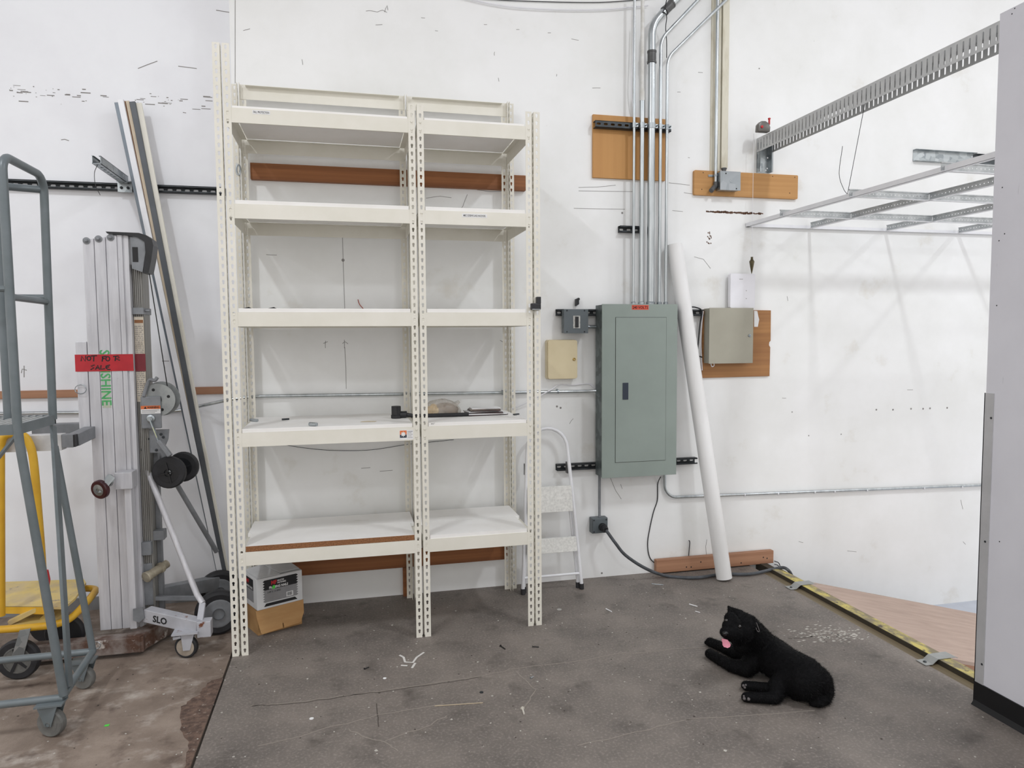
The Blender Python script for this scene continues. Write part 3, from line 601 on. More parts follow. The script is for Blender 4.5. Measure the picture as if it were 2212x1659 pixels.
ob('body', M().box(a+.003, b-.003, W-.081, W-.022, z0+.003, z1-.003), GALV, jb, bevel=.002); ob('cover', M().box(a, b, W-.085, W-.081, z0, z1), mat('grey_galvanised_cover', 'a9aeb2', .45, .5, col2='9da3a7', scale=20, tex='voronoi'), jb, bevel=.0015)
ob('knockout', M().lathe(((a+b)/2+.005, W-.085, (z0+z1)/2), (0, -1, 0), [(.012, 0), (.011, .001)], 16), MATS['grey_galvanised_cover'], jb)
ob('connector', M().lathe((a+.045, W-.05, z1-.003), (0, 0, 1), [(.014, 0), (.014, .02), (.018, .022), (.018, .03), (.012, .032)], 14), GREYDK, jb, smooth=True)
for x, z in ((a+.04, z1-.015), (b-.03, z0+.012)): ob('screw', M().lathe((x, W-.085, z), (0, -1, 0), [(.005, 0), (.004, .002)], 8), INK, jb)

# ------------------------------------------------------------------ socket, cable, wires, low conduits
zp = at(1380, 1029, Y=yf).z
p = at(1295, 1080, Y=W-.03); zt = at(1295, 1118, Y=W-.03).z
cond([V((p.x, W-.03, zt)), V((p.x, W-.03, zp+.01))], .009, 'short grey conduit between the green panel and the cord outlet', None, MIDGREY)
a, b, z0, z1 = wrect(1279, 1313, 1119, 1152, .055)
so = root('outlet_box', ((a+b)/2, W-.03, z0), 'square grey outlet box with a thick cord plugged in', 'outlet')
ob('body', M().box(a, b, W-.055, W, z0, z1), BOXGREY, so, bevel=.004); ob('cover_plate', M().box(a+.004, b-.004, W-.06, W-.055, z0+.004, z1-.004), BOXGREY, so, bevel=.002)
for x in (a+.012, b-.012):
    for z in (z0+.012, z1-.012): ob('screw', M().lathe((x, W-.06, z), (0, -1, 0), [(.006, 0), (.005, .002)], 8), DARKSTEEL, so)
p = at(1301, 1138, Y=W-.06); q = at(1309, 1145, Y=W-.13)
cbl = root('power_cord', (2.6, .45, 0), 'thick dark grey power cord drooping from the outlet to the floor edge', 'power cord')
ob('plug', M().tube([p+V((0, .0, 0)), p.lerp(q, .35), p.lerp(q, .36), p.lerp(q, .75), p.lerp(q, .76), q], .022, 16, rs=[.026, .026, .022, .022, .018, .016]), BLACKPL, cbl, smooth=True)
pts = [q, at(1330, 1174, Y=W-.16), at(1352, 1200, Y=W-.17), at(1395, 1228, Y=W-.16), at(1440, 1244, Z=.013), at(1500, 1248, Z=.013), at(1540, 1243, Z=.013), at(1565, 1240, Z=.013), at(1620, 1240, Z=.013), at(1668, 1230, Z=.018), at(1690, 1226, Z=.034), at(1702, 1231, Z=.03), at(1710, 1243, Z=-.02), at(1713, 1262, Z=-.08)]
ob('cord', M().tube(smoothpts(pts), .0105, 10), CORD, cbl, smooth=True)
ob('wire', M().tube(smoothpts([at(1427, 1030, Y=W-.04), at(1421, 1045, Y=W-.008), at(1420, 1080, Y=W-.005), at(1412, 1105, Y=W-.005), at(1404, 1140, Y=W-.005), at(1399, 1175, Y=W-.005), at(1404, 1205, Y=W-.005), at(1420, 1221, Y=W-.01)]), .0032, 6), WIREBLK, label='thin black wire from the green panel to the floor timber', cat='wire')
ob('wire', M().tube(smoothpts([at(1488, 1167, Y=W-.003), at(1490, 1172, Y=W-.008), at(1488, 1195, Y=W-.008), at(1487, 1212, Y=W-.02)]), .003, 6), WIREBLK, label='short black wire poking from the wall above the floor timber', cat='wire')
ob('wire', M().tube(smoothpts([at(1673, 1212, Y=W-.02), at(1682, 1216, Y=W-.02), at(1686, 1226, Y=W-.03)]), .003, 6).tube(smoothpts([at(1673, 1219, Y=W-.03), at(1680, 1221, Y=W-.03), at(1684, 1227, Y=W-.03)]), .003, 6), WIREBLK, label='looped black wire ends behind the floor timber', cat='wire')
k = at(1440, 1073, Y=W-.022); s = V((at(1436, 1040, Y=W-.022).x, W-.022, zp+.01)); e = at(2122, 1050, Y=W-.022); k = V((s.x, W-.022, at(1465, 1073, Y=W-.022).z))
e2 = V((5.6, W-.022, e.z))
cl = cond([s]+bend(s, k, e2, .085)+[e2], .0095, 'low steel conduit running right along the wall from the green panel', None)
for x in (1608, 1680, 1759, 1802, 1872, 1995, 2077):
    q = at(x, 1071-(x-1470)*.033, Y=W-.022); ob('strap', M().lathe((q.x-.004, W-.022, k.z+(e.z-k.z)*(q.x-k.x)/(e.x-k.x)), (1, 0, 0), [(.0095, 0), (.0115, 0), (.0115, .008), (.0095, .008)], 12), WHITEMETAL, cl)
p0 = at(557, 856, Y=W-.022); p1 = at(1270, 845, Y=W-.022); pk0 = V((2.10, W-.022-.03, p1.z+.003))
ls = [at(-60, 894, Y=WLY-.015), at(370, 889, Y=WLY-.015), at(392, 886, Y=WLY-.02), at(470, 869, Y=.72), at(496, 863, Y=.632), p0+V((0, -.004, 0)), p0+V((.1, 0, 0)), p1+V((-.15, 0, 0)), p1, pk0]
ch = cond(ls, .0095, 'long steel conduit running behind the shelves to the green panel', None)
for x in (1087, 1205): q = at(x, 848, Y=W-.022); ob('strap', M().lathe((q.x-.005, W-.022, p0.z+(p1.z-p0.z)*(q.x-p0.x)/(p1.x-p0.x)), (1, 0, 0), [(.0095, 0), (.0125, 0), (.0125, .01), (.0095, .01)], 12).box(q.x-.005, q.x+.005, W-.006, W, p0.z-.03, p0.z), GALV, ch)
ob('wire', M().tube(smoothpts([at(1285, 838, Y=W-.01), at(1270, 829, Y=W-.006), at(1235, 832, Y=W-.006), at(1208, 831, Y=W-.006), at(1190, 842, Y=W-.042), at(1160, 858, Y=W-.042), at(1120, 878, Y=W-.02), at(1100, 886, Y=W-.01)]), .0035, 6), WHITEPL, label='thin white wire under the beige wall cabinet', cat='wire')
ob('wire', M().tube(smoothpts([at(610, 960, Y=W-.006), at(660, 968, Y=W-.006), at(720, 973, Y=W-.006), at(800, 972, Y=W-.006), at(880, 960, Y=W-.006), at(930, 955, Y=W-.006), at(980, 950, Y=W-.006)]), .0016, 6), WIREBLK, label='thin black wire sagging on the wall below the fourth shelf', cat='wire')
ob('wire', M().tube(smoothpts([at(1000, -6, Y=W-.008), at(1100, 1, Y=W-.008), at(1240, 5, Y=W-.008), at(1320, 4, Y=W-.008), at(1420, -4, Y=W-.008)]), .0025, 6), WIREBLK, label='thin dark wire along the top of the wall', cat='wire')
ob('wire', M().tube(smoothpts([at(1000, -6, Y=W-.018), at(1060, 8, Y=W-.018), at(1130, 17, Y=W-.018), at(1230, 21, Y=W-.018), at(1310, 20, Y=W-.018), at(1400, 12, Y=W-.018)]), .004, 6), WHITEPL, label='white cable sagging along the top of the wall', cat='wire')
ob('wire', M().tube(smoothpts([at(1368, 60, Y=W-.03), at(1366, 130, Y=W-.03), at(1364, 200, Y=W-.03), at(1371, 255, Y=W-.03)]), .003, 6), WHITEPL, label='thin white wire beside the thinnest tall conduit', cat='wire')
a = at(1418, 1230, Y=W-.05); b = at(1671, 1210, Y=W-.05)
tm = ob('floor_timber', M().box(a.x, b.x, W-.05, W-.012, .008, .097), LUMBER, label='reddish timber lying on edge against the wall behind the white tube', cat='timber', bevel=.003)
for x, y in ((1483, 1225), (1493, 1225), (1514, 1214), (1649, 1204), (1657, 1206), (1601, 1216)): ob('nail_hole', M().lathe(at(x, y, Y=W-.05), (0, -1, 0), [(.005, 0), (.004, .0008)], 8), INK, tm)
# white tube
bt_ = at(1567, 1243, Z=.012); bt_ = V((2.905, .405, .012)); tt = at(1457, 528, Y=W-.062); d = (tt-bt_).normalized()
m = M(); n = 28; u = d.orthogonal().normalized(); w_ = d.cross(u); vs = []; fs = []
for k, (pp, rr) in enumerate([(bt_, .05), (tt, .05), (tt, .045), (bt_, .045)]):
    for t in range(n): vs.append(pp+(u*math.cos(t*2*math.pi/n)+w_*math.sin(t*2*math.pi/n))*rr)
for k in range(4):
    for t in range(n):
        q = (t+1) % n; j = (k+1) % 4; fs.append((k*n+t, k*n+q, j*n+q, j*n+t))
ob('white_tube', m.add(vs, fs), WHITETUBE, label='long white tube leaning on the wall beside the green panel', cat='tube', smooth=True)

# ------------------------------------------------------------------ white step ladder behind the shelves
sl = root('step_ladder', (1.77, .52, 0), 'folded white step ladder behind the right shelf post', 'step ladder')
def SLp(x, z, off=0): return V((x, .475+.125*(z/1.16)+off, z))
f0 = at(1256, 1262, Y=.48).x; zr = at(1175, 925, Y=.59).z; zs1 = at(1228, 1000, Y=.57).z; xl = at(1130, 1270, Y=.475).x; xr = f0
xt = at(1225, 985, Y=.58).x; xtl = at(1138, 985, Y=.58).x; rad = (xt-xtl)/2; cxx = (xt+xtl)/2; zc = zr-rad
pts = [SLp(xr, .03), SLp(xr*.4+xt*.6, zc*.62)]+[SLp(cxx+math.cos(t*math.pi/12)*rad, zc+math.sin(t*math.pi/12)*rad) for t in range(0, 13)]+[SLp(xl*.4+xtl*.6, zc*.62), SLp(xl, .03)]
ob('frame', M().tube(pts, .0115, 12), WHITEMETAL, sl, smooth=True)
for x0, x1 in ((xr, xt), (xl, xtl)):
    s_ = -1 if x0 == xr else 1
    ob('rear_leg', M().tube([SLp(x0+s_*.014, .03, .03), SLp(x0*.3+x1*.7+s_*.02, zc*.72, .02)], .010, 10), WHITEMETAL, sl, smooth=True)
    for o in (0, .03): ob('foot', M().cyl(SLp(x0+(s_*.014 if o else 0), .0, o), SLp(x0+(s_*.014 if o else 0), .034, o), .0145, 12), BLACKRUB, sl, smooth=True)
def slx(z): t = z/(zc); return xl+(xtl-xl)*min(1, t), xr+(xt-xr)*min(1, t)
for y0, y1, nm in ((1049, 1103, 'step'), (1157, 1187, 'step')):
    z1 = at(1200, y0, Y=.54).z; z0 = at(1200, y1, Y=.54).z; A, B = slx((z0+z1)/2)
    m = M().hexa([SLp(A+.008, z0, -.028), SLp(B-.008, z0, -.028), SLp(B-.008, z0, -.006), SLp(A+.008, z0, -.006), SLp(A+.012, z1, -.028), SLp(B-.014, z1, -.028), SLp(B-.014, z1, -.006), SLp(A+.012, z1, -.006)])
    ob(nm, m, mat('speckled_white_tread', 'eaeae6', .6, col2='d2d2ce', scale=70, bump=.3), sl, bevel=.002)
z1 = at(1200, 1241, Y=.5).z; A, B = slx(z1); ob('stretcher', M().tube([SLp(A, z1), SLp(B, z1)], .008, 10), WHITEMETAL, sl, smooth=True)
for x0 in slx(zc*.9): ob('hinge', M().box(x0-.01, x0+.012, .565, .60, zc*.82, zc*.9), GREYDK, sl)

# ------------------------------------------------------------------ slotted track, stud, chalk reel, plumb bob
xa = at(1634, 330, Y=W-.002).x; xb = at(1664, 330, Y=W-.002).x; ztk = at(1650, 291, Y=W-.1).z
VS = [(0, .024), (.0025, .0235), (.004, .021), (.004, .013), (.0025, .0105), (0, .010)]
def leg(x):
    m = M(); n = 58; pit = .0335; y1 = W-.003; m2 = M()
    # slots run vertically: cells laid along Y, hole outline in (z, y)
    o = [(0, .0215), (.029, .0215), (.033, .0195), (.033, .0145), (.029, .0125), (0, .0125)]
    m.cells((x, y1, ztk-.09), (0, 0, 1), (0, -1, 0), (1, 0, 0), .09, pit, n, o, .0015); return m
tk = root('slotted_track', ((xa+xb)/2, -.3, ztk-.09), 'long slotted steel track reaching out from the wall over the grid', 'metal track')
TRK = mat('slotted_track_steel', 'c6c8c8', .5, .12, col2='bbbdbe', scale=20); TRKD = TRK
ob('side_flange', leg(xa), TRK, tk); ob('side_flange', leg(xb-.0015), TRK, tk)
ob('top_web', M().box(xa, xb, W-.003-58*.0335, W-.003, ztk, ztk+.0015), TRK, tk)
z1 = ztk-.03; z0 = at(1648, 372, Y=W-.02).z
m = M().box(xa+.003, xb-.003, W-.0025, W-.001, z0, z1).box(xa+.003, xa+.0045, W-.04, W-.001, z0, z1).box(xb-.0045, xb-.003, W-.04, W-.001, z0, z1).box(xa+.003, xa+.012, W-.04, W-.0385, z0, z1).box(xb-.012, xb-.003, W-.04, W-.0385, z0, z1)
st = ob('stud_offcut', m, GALV, label='short galvanised stud under the wall end of the slotted track', cat='metal stud')
for x, y in ((1658, 341), (1657, 364), (1654, 368)): ob('screw', M().lathe(at(x, y, Y=W-.04), (0, -1, 0), [(.005, 0), (.004, .003)], 8), WHITEMETAL, st)
p = at(1647, 289, Y=W-.14)
cr = root('chalk_reel', (p.x, p.y, ztk+.002), 'grey chalk line reel with red crank sitting on the slotted track', 'chalk reel')
outl = [(-.043, 0), (.043, 0), (.046, .03), (.034, .055), (.01, .068), (-.02, .066), (-.04, .045)]
ob('body', M().prism([V((p.x+x, p.y-.02, ztk+.002+z)) for x, z in outl], (0, .04, 0)), mat('grey_reel_shell', '6a6763', .35, .2, scale=20), cr, bevel=.005, smooth=True)
ob('crank_hub', M().lathe((p.x-.018, p.y-.02, ztk+.03), (0, -1, 0), [(.009, 0), (.009, .005), (.005, .007)], 12), REDPR, cr, smooth=True)
ob('crank_knob', M().tube([(p.x+.04, p.y-.012, ztk+.05), (p.x+.04, p.y-.012, ztk+.084)], .006, 10).lathe((p.x+.04, p.y-.012, ztk+.084), (0, 0, 1), [(.009, 0), (.009, .006), (.006, .008)], 12), REDPR, cr, smooth=True)
bp = at(1624, 572, Y=W-.075); tp = at(1629, 340, Y=W-.075)
pb = root('plumb_bob', (bp.x, bp.y, at(1623, 592, Y=W-.075).z), 'tarnished brass plumb bob hanging by a thread above the router', 'plumb bob')
zt = at(1624, 555, Y=W-.075).z; zb = max(at(1623, 592, Y=W-.075).z, 0)
hh = zt-zb; ob('bob', M().lathe((bp.x, bp.y, zb), (0, 0, 1), [(.0005, 0), (.004, .012), (.016, hh*.68), (.0165, hh*.74), (.008, hh*.86), (.0075, hh)], 18), BRASS, pb, smooth=True)
ob('thread', M().tube([(bp.x, bp.y, zt), (bp.x, bp.y, ztk+.01)], .0012, 6), WHITEPL, pb)
# ------------------------------------------------------------------ ceiling grid
ZG = 2.307; XG = 3.175
gr = root('ceiling_grid', (4.3, -.3, ZG), 'bare suspended ceiling grid of white edged metal tees', 'ceiling grid')
def angle(m, p0, p1, inw, h=.024):
    p0 = V(p0); p1 = V(p1); inw = V(inw)*h; z = V((0, 0, h)); t = V((0, 0, .0012)); q = V(inw).normalized()*.0012
    m.hexa([p0, p1, p1+inw, p0+inw, p0+t, p1+t, p1+inw+t, p0+inw+t]); m.hexa([p0, p1, p1+q, p0+q, p0+z, p1+z, p1+q+z, p0+q+z]); return m
ob('edge_angle', angle(M(), (XG, W, ZG), (XG, -1.245, ZG), (1, 0, 0), .026), WHITEMETAL, gr)
ob('edge_angle', angle(M(), (XG, W-.001, ZG), (5.6, W-.001, ZG), (0, -1, 0), .024), WHITEMETAL, gr)
HO = [(0, .0145), (.0022, .0135), (.003, .0115), (.0022, .0095), (0, .0085)]
def tee(p0, p1, nm, hgt=.038, off=.010):
    p0 = V(p0); p1 = V(p1); d = (p1-p0); L = d.length; d.normalize(); n = int(L/.023); s = d.cross(V((0, 0, 1)))
    m = M().cells(p0+V((0, 0, .001)), (0, 0, 1), d, s, hgt, L/n, n, HO, .0008); m.bar(p0+V((0, 0, hgt)), p1+V((0, 0, hgt)), .007, .006)
    o = ob(nm, m, mat('tee_web_steel', 'b9bcbd', .4, .6, col2='9fa3a5', scale=24), gr)
    ob('cap', M().bar(p0, p1, .024, .0018), WHITEMETAL, o)
for y in (.24, -.372, -.965): tee((XG-.02, y, ZG+.002), (5.6, y, ZG+.002), 'main_tee')
ys = [W-.012, .24, -.372, -.965, -1.5]
for x in (3.66, 4.27, 4.88):
    for a_, b_ in zip(ys, ys[1:]): tee((x, a_-.006, ZG+.002), (x, b_+.006, ZG+.002), 'cross_tee')
p = at(2040, 337, Y=W-.03); q0 = at(1972, 333, Y=W-.001); q1 = at(2104, 343, Y=W-.001); z0 = at(1990, 347, Y=W-.03).z; z1 = at(1990, 322, Y=W-.03).z
m = M().box(q0.x, q1.x, W-.002, W-.0005, z0, z1).box(q0.x, q1.x, W-.032, W-.0005, z0, z0+.0015).box(q0.x, q1.x, W-.032, W-.0005, z1-.0015, z1)
tkp = ob('track_offcut', m, GALV, label='short galvanised track piece fixed on the wall above the grid', cat='metal track')
ob('joined_length', M().box(q1.x-.01, q1.x+.6, W-.003, W-.0018, z0+.004, z1-.006).box(q1.x-.01, q1.x+.6, W-.03, W-.0018, z1-.0075, z1-.006), mat('dark_galvanised', '585d61', .45, .6, col2='484d51', scale=20, tex='voronoi'), tkp)
for x, y in ((1995, 335), (2099, 339)): ob('screw', M().lathe(at(x, y, Y=W-.002), (0, -1, 0), [(.006, 0), (.004, .003)], 8), WHITEMETAL, tkp)
pw = at(1868, 225, X=xb-.02); pe = V((XG+.06, pw.y, ZG+.04)); 
hw_ = ob('hanger_wire', M().tube([pw+V((.02, 0, .02)), pw, pe], .0016, 6).tube(smoothpts([pe, pe+V((-.035, -.01, .03)), pe+V((-.055, 0, .11)), pe+V((-.03, .01, .26))]), .0016, 6), WIREBLK, label='black hanger wire hooked from the slotted track down to the grid', cat='wire')

# ------------------------------------------------------------------ left wall strut with arm
YL = WLY
zs = at(250, 404, Y=YL-.03).z; x0 = -1.9; x1 = at(486, 412, Y=YL-.03).x
strut('strut_channel', x0, min(x1, -.06), zs, YL, 'long dark strut channel on the left wall behind the lift', group=None)
ax = at(268, 402, Y=YL-.06).x; ne = at(208, 345, X=ax)
arm = root('cantilever_bracket', (ax, YL-.3, zs), 'strut arm with bracket sticking out from the left wall channel', 'strut arm')
L_ = YL-.05-ne.y; n = int(L_/.05); m = M()
m.cells((ax-.0205, YL-.05, ne.z-.02), (1, 0, 0), (0, -1, 0), (0, 0, 1), .041, L_/n, n, SLOT, .0025)
for s in (-1, 1): m.box(min(ax+s*.0205, ax+s*.018), max(ax+s*.0205, ax+s*.018), ne.y, YL-.05, ne.z-.02, ne.z+.021).box(min(ax+s*.0205, ax+s*.0115), max(ax+s*.0205, ax+s*.0115), ne.y, YL-.05, ne.z+.0185, ne.z+.021)
ob('channel', m, GALV, arm)
b0 = at(254, 406, Y=YL-.046)
ob('bracket', M().box(b0.x, b0.x+.075, YL-.046, YL-.041, zs-.03, zs+.03).prism([V((b0.x, YL-.046, zs+.03)), V((b0.x+.075, YL-.046, zs+.03)), V((ax+.03, YL-.10, ne.z-.024)), V((ax-.03, YL-.10, ne.z-.024))], (0, 0, .004)), GALV, arm)
for x in (b0.x+.02, b0.x+.055): ob('bolt', M().lathe((x, YL-.046, zs-.006), (0, -1, 0), [(.008, 0), (.008, .006), (.004, .012)], 8), DARKSTEEL, arm)
ob('wire', M().tube(smoothpts([ne+V((-.005, .03, -.02)), ne+V((-.02, .03, -.06)), ne+V((-.018, .03, -.12)), ne+V((.002, .03, -.17))]), .0016, 6), WIREBLK, arm)

# ------------------------------------------------------------------ leaning trim strips
for (xt, yt), xb_, w_, dd, mt, lab in [
        ((253, 223), 489, .022, .030, mat('blue_grey_metal_trim', '727a82', .35, .5, scale=10), 'blue grey metal strip at the wall side of the leaning bundle'),
        ((262, 217), 492, .030, .040, WHITEMETAL, 'bright white strip standing tallest in the leaning bundle'),
        ((269, 219), 494, .012, .018, mat('brown_edge_trim', '9a6a45', .5, scale=20), 'thin brown edged strip in the leaning bundle'),
        ((276, 219), 496, .018, .022, mat('tan_trim', 'd3c3ab', .45, scale=12), 'tan strip in the middle of the leaning bundle'),
        ((287, 221), 499, .030, .030, mat('charcoal_trim', '55595e', .45, .2, scale=12), 'charcoal strip beside the cream one in the leaning bundle'),
        ((300, 223), 503, .030, .016, CREAM, 'flat cream strip on the outside of the leaning bundle')]:
    tpt = at(xt, yt, Y=YL-dd/2-.075); bpt = at(xb_, 1296, Z=.0); bpt = at(xb_, 1310, Z=.006)
    ob('trim_strip', M().bar(bpt, tpt, w_, dd, (0, 1, 0)), mt, label=lab, cat='trim strip', group='strips leaning on the left wall', bevel=.0015)

# ------------------------------------------------------------------ grey rolling ladder
Bn = V((-.590, -.560, .155)); Bf = V((-.606, -.168, .165)); Pn = V((-.700, -.570, 1.235)); Pf = V((-.712, -.195, 1.235))
rl = root('rolling_ladder', (-.9, -.36, 0), 'grey rolling platform ladder on casters at the left', 'rolling ladder')
tn = at(9, 352, Y=Pn.y); tf = at(94, 412, Y=Pf.y); tn.x = Pn.x-.005; tf.x = Pf.x+.01
zt_ = (tn.z+tf.z)/2; kn = V((tn.x, Pn.y, zt_+.045)); kf = V((tf.x, Pf.y, zt_+.045))
pth = [Bn+V((0, 0, 0)), Pn+V((.004, 0, -.05)), Pn+V((.0, 0, .03))]+bend(Pn, kn, kf, .06, 6)+bend(kn, kf, Pf, .07, 6)+[Pf+V((0, 0, .0))]
ob('side_rail', M().tube(pth, .0165, 12), GREY, rl, smooth=True)
ob('inner_rail', M().tube(bend(V((-1.16, Pn.y, 1.2)), V((-1.16, Pn.y, zt_+.04)), V((-1.16, Pf.y, zt_+.04)), .06)+[V((-1.16, Pf.y, zt_+.04)), V((-1.16, Pf.y, 1.2))], .0165, 12), GREY, rl, smooth=True)
ir = at(3, 640, Y=-.30); ob('inner_rail', M().tube([V((ir.x, -.30, 1.24)), V((ir.x, -.30, zt_-.10))]+bend(V((ir.x, -.30, 1.2)), V((ir.x, -.30, zt_-.02)), V((Pf.x-.01, Pf.y, zt_-.01)), .05)+[V((Pf.x, Pf.y, zt_-.01))], .0155, 12), GREY, rl, smooth=True)
zm = at(106, 652, Y=Pf.y).z
ob('mid_rail', M().tube([V((Pn.x, Pn.y, zm)), V((Pf.x, Pf.y, zm))], .0135, 10), GREY, rl, smooth=True)
ob('mid_rail', M().tube([V((Pf.x, Pf.y, zm+.02)), V((-1.16, Pf.y, zm+.02))], .012, 10), GREY, rl, smooth=True)
ob('mid_rail', M().tube([V((Pn.x, Pn.y, zm+.03)), V((-1.16, Pn.y, zm+.03))], .012, 10), GREY, rl, smooth=True)
m = M(); zz0 = 1.215; zz1 = 1.255
m.box(Pn.x-.012, Pn.x+.0, Pn.y, Pf.y, zz0, zz1).box(-1.17, -1.158, Pn.y, Pf.y, zz0, zz1).box(-1.17, Pn.x, Pn.y, Pn.y+.01, zz0, zz1).box(-1.17, Pn.x, Pf.y-.01, Pf.y, zz0, zz1)
ob('platform_frame', m, GREY, rl)
for i in range(17):
    xx = -1.15+i*.0275; ob('grating_bar', M().bar((xx, Pn.y+.01, zz1-.006), (xx-.012, Pf.y-.01, zz1-.006), .004, .012), mat('worn_grating', 'cfd2d2', .5, .1, scale=20), rl)
ob('leg', M().bar(Pf+V((.0, .0, -.03)), Bn+V((.012, .03, .02)), .012, .040, (0, 1, 0)), GREY, rl)
ob('leg', M().tube([Pf+V((.002, .0, -.12)), Bf], .0145, 12), GREY, rl, smooth=True)
ob('brace', M().bar(Pn+V((-.01, .02, -.02)), V((-.86, -.55, 1.02)), .008, .035, (0, 1, 0)), GREY, rl)
ob('base_rail', M().tube([Bn, Bf], .0155, 12), GREY, rl, smooth=True)
ob('base_rail', M().tube([Bn+V((0, 0, -.01)), V((-1.3, Bn.y, Bn.z-.01))], .0155, 12), GREY, rl, smooth=True)
ob('base_rail', M().tube([Bf, V((-1.3, Bf.y, Bf.z))], .0155, 12), GREY, rl, smooth=True)
def wheel(m, c, ax, rr, hw_):
    return m.lathe(c, ax, [(rr*.62, -hw_), (rr*.92, -hw_), (rr, -hw_*.6), (rr, hw_*.6), (rr*.92, hw_), (rr*.62, hw_)], 28)
for c, rr in ((V((-.632, -.572, .056)), .056), (V((-.645, -.172, .050)), .050)):
    top = Bn if c.y < -.4 else Bf; ca = M()
    cs = ob('caster_wheel', wheel(M(), c, (.35, 1, 0), rr, .016), GREYRUB, rl, smooth=True)
    ob('hub', M().lathe(c, V((.35, 1, 0)), [(rr*.62, -.0165), (rr*.25, -.0175), (rr*.2, -.022), (rr*.16, -.026), (rr*.16, .026), (rr*.62, .0165)], 20), GREYRUB, cs, smooth=True)
    for s in (-1, 1):
        o = V((.33, .94, 0))*(s*.024); ob('caster_fork', M().prism([c+o+V((-.045, .015, .075)), c+o+V((.040, -.012, .078)), c+o+V((.012, -.004, -.008)), c+o+V((-.012, .004, -.008))], V((.33, .94, 0))*.004), GREY, rl)
    ob('caster_plate', M().box(c.x-.05, c.x+.05, c.y-.035, c.y+.035, c.z+.075, c.z+.082), GREY, rl)

# ------------------------------------------------------------------ yellow cart
yc = root('yellow_cart', (-.95, .1, 0), 'worn yellow platform trolley with bent tube handle behind the grey ladder', 'cart')
wc = V((-.975, 0.005, .094)); wl = ob('wheel', wheel(M(), wc, (.1, 1, 0), .094, .018), BLACKRUB, yc, smooth=True)
ob('rim', M().lathe(wc, (.1, 1, 0), [(.062, -.0185), (.055, -.0195), (.055, .0195), (.062, .0185)], 24), GREYRUB, wl, smooth=True)
for k in range(5):
    a_ = k*2*math.pi/5+.5; ob('spoke', M().bar(wc+V((0, -.020, 0)), wc+V((math.cos(a_)*.058, -.020, math.sin(a_)*.058)), .012, .006, (0, 1, 0)), BLACKRUB, wl)
ob('fork_plate', M().prism([at(42, 1362, Y=-.03), at(66, 1358, Y=-.03), at(50, 1420, Y=-.03), at(24, 1424, Y=-.03)], (0, .006, 0)), GALV, yc)
w2 = at(140, 1352, Y=.28); w2.z = .094; ob('wheel', wheel(M(), w2, (.1, 1, 0), .094, .018), BLACKRUB, yc, smooth=True)
w3 = V((-1.0, .42, .094)); ob('wheel', wheel(M(), w3, (.1, 1, 0), .094, .018), BLACKRUB, yc, smooth=True)
lp = [at(-40, 1362, Y=.02), at(30, 1358, Y=.02), at(80, 1354, Y=.04), at(118, 1349, Y=.08), at(150, 1337, Y=.13), at(180, 1309, Y=.22), at(201, 1284, Y=.36), at(206, 1274, Y=.44), at(190, 1271, Y=.47), at(150, 1272, Y=.47)]
ob('bumper_tube', M().tube(smoothpts(lp), .0175, 12), YELLOW, yc, smooth=True)
dk = [at(-60, 1311, Z=.30), at(104, 1311, Z=.30), at(140, 1311, Z=.30), at(162, 1292, Z=.30), at(186, 1258, Z=.30), at(181, 1251, Z=.30), at(-60, 1259, Z=.30)]
ob('deck', M().prism(dk, (0, 0, -.012)), YELLOWDECK, yc)
ob('deck_lip', M().prism([dk[0], dk[1]+V((-.01, 0, 0)), dk[1]+V((-.02, 0, -.035)), dk[0]+V((0, 0, -.03))], (0, .006, 0)), YELLOW, yc)
ob('undercarriage', M().bar(at(20, 1345, Y=.1), at(80, 1315, Y=.12), .03, .02).bar(at(112, 1320, Y=.16), at(88, 1345, Y=.12), .03, .02).box(-1.05, -.85, .08, .25, .20, .23), YELLOWDECK, yc)
hp = [at(103, 1316, Y=.025), at(93, 1250, Y=.025), at(88, 1180, Y=.025), at(80, 1080, Y=.025), at(73, 1000, Y=.025), at(66, 965, Y=.025), at(54, 944, Y=.025), at(36, 937, Y=.025), at(12, 941, Y=.025), at(2, 960, Y=.025), at(1, 1000, Y=.025), at(2, 1330, Y=.025)]
ob('handle', M().tube(smoothpts(hp), .0178, 12), YELLOW, yc, smooth=True)
g0 = at(97, 1252, Y=.02); ob('grip_cap', M().tube([g0+V((.01, -.005, -.03)), g0+V((.008, -.006, .0)), g0+V((.004, -.006, .045))], .016, 10, rs=[.010, .017, .015]), REDPR, yc, smooth=True)

# ------------------------------------------------------------------ material lift
YM = .25
lf = root('material_lift', (-.55, .25, 0), 'aluminium material lift with crank winch and red tape reading not for sale', 'material lift')
for x0, x1, z0, z1 in [(-.705, -.655, .10, 2.082), (-.653, -.603, .10, 2.090), (-.601, -.551, .10, 2.098)]:
    ob('mast_column', M().box(x0, x1, YM, YM+.075, z0, z1), ALU, lf, bevel=.003)
ob('mast_column', M().box(-.549, -.528, YM, YM+.075, .10, 2.10).box(-.528, -.519, YM+.008, YM+.075, .10, 2.10).box(-.519, -.500, YM+.002, YM+.075, .10, 2.10), ALU, lf)
zc0 = at(178, 928, Y=YM).z; ob('carriage', M().box(-.758, -.708, YM, YM+.075, zc0, 1.573), ALU, lf, bevel=.003)
m = M().box(-.498, -.452, YM+.045, YM+.16, .12, 1.96)
for i in range(5): m.box(-.496+i*.009, -.492+i*.009, YM+.038, YM+.045, .12, 1.96)
ob('inner_mast', m, mat('dull_aluminium', '9b9a97', .5, .4, col2='85837f', scale=16, stretch=(4, 4, .2)), lf)
zl0 = at(300, 868, Y=YM+.03).z; zl1 = at(300, 684, Y=YM+.03).z
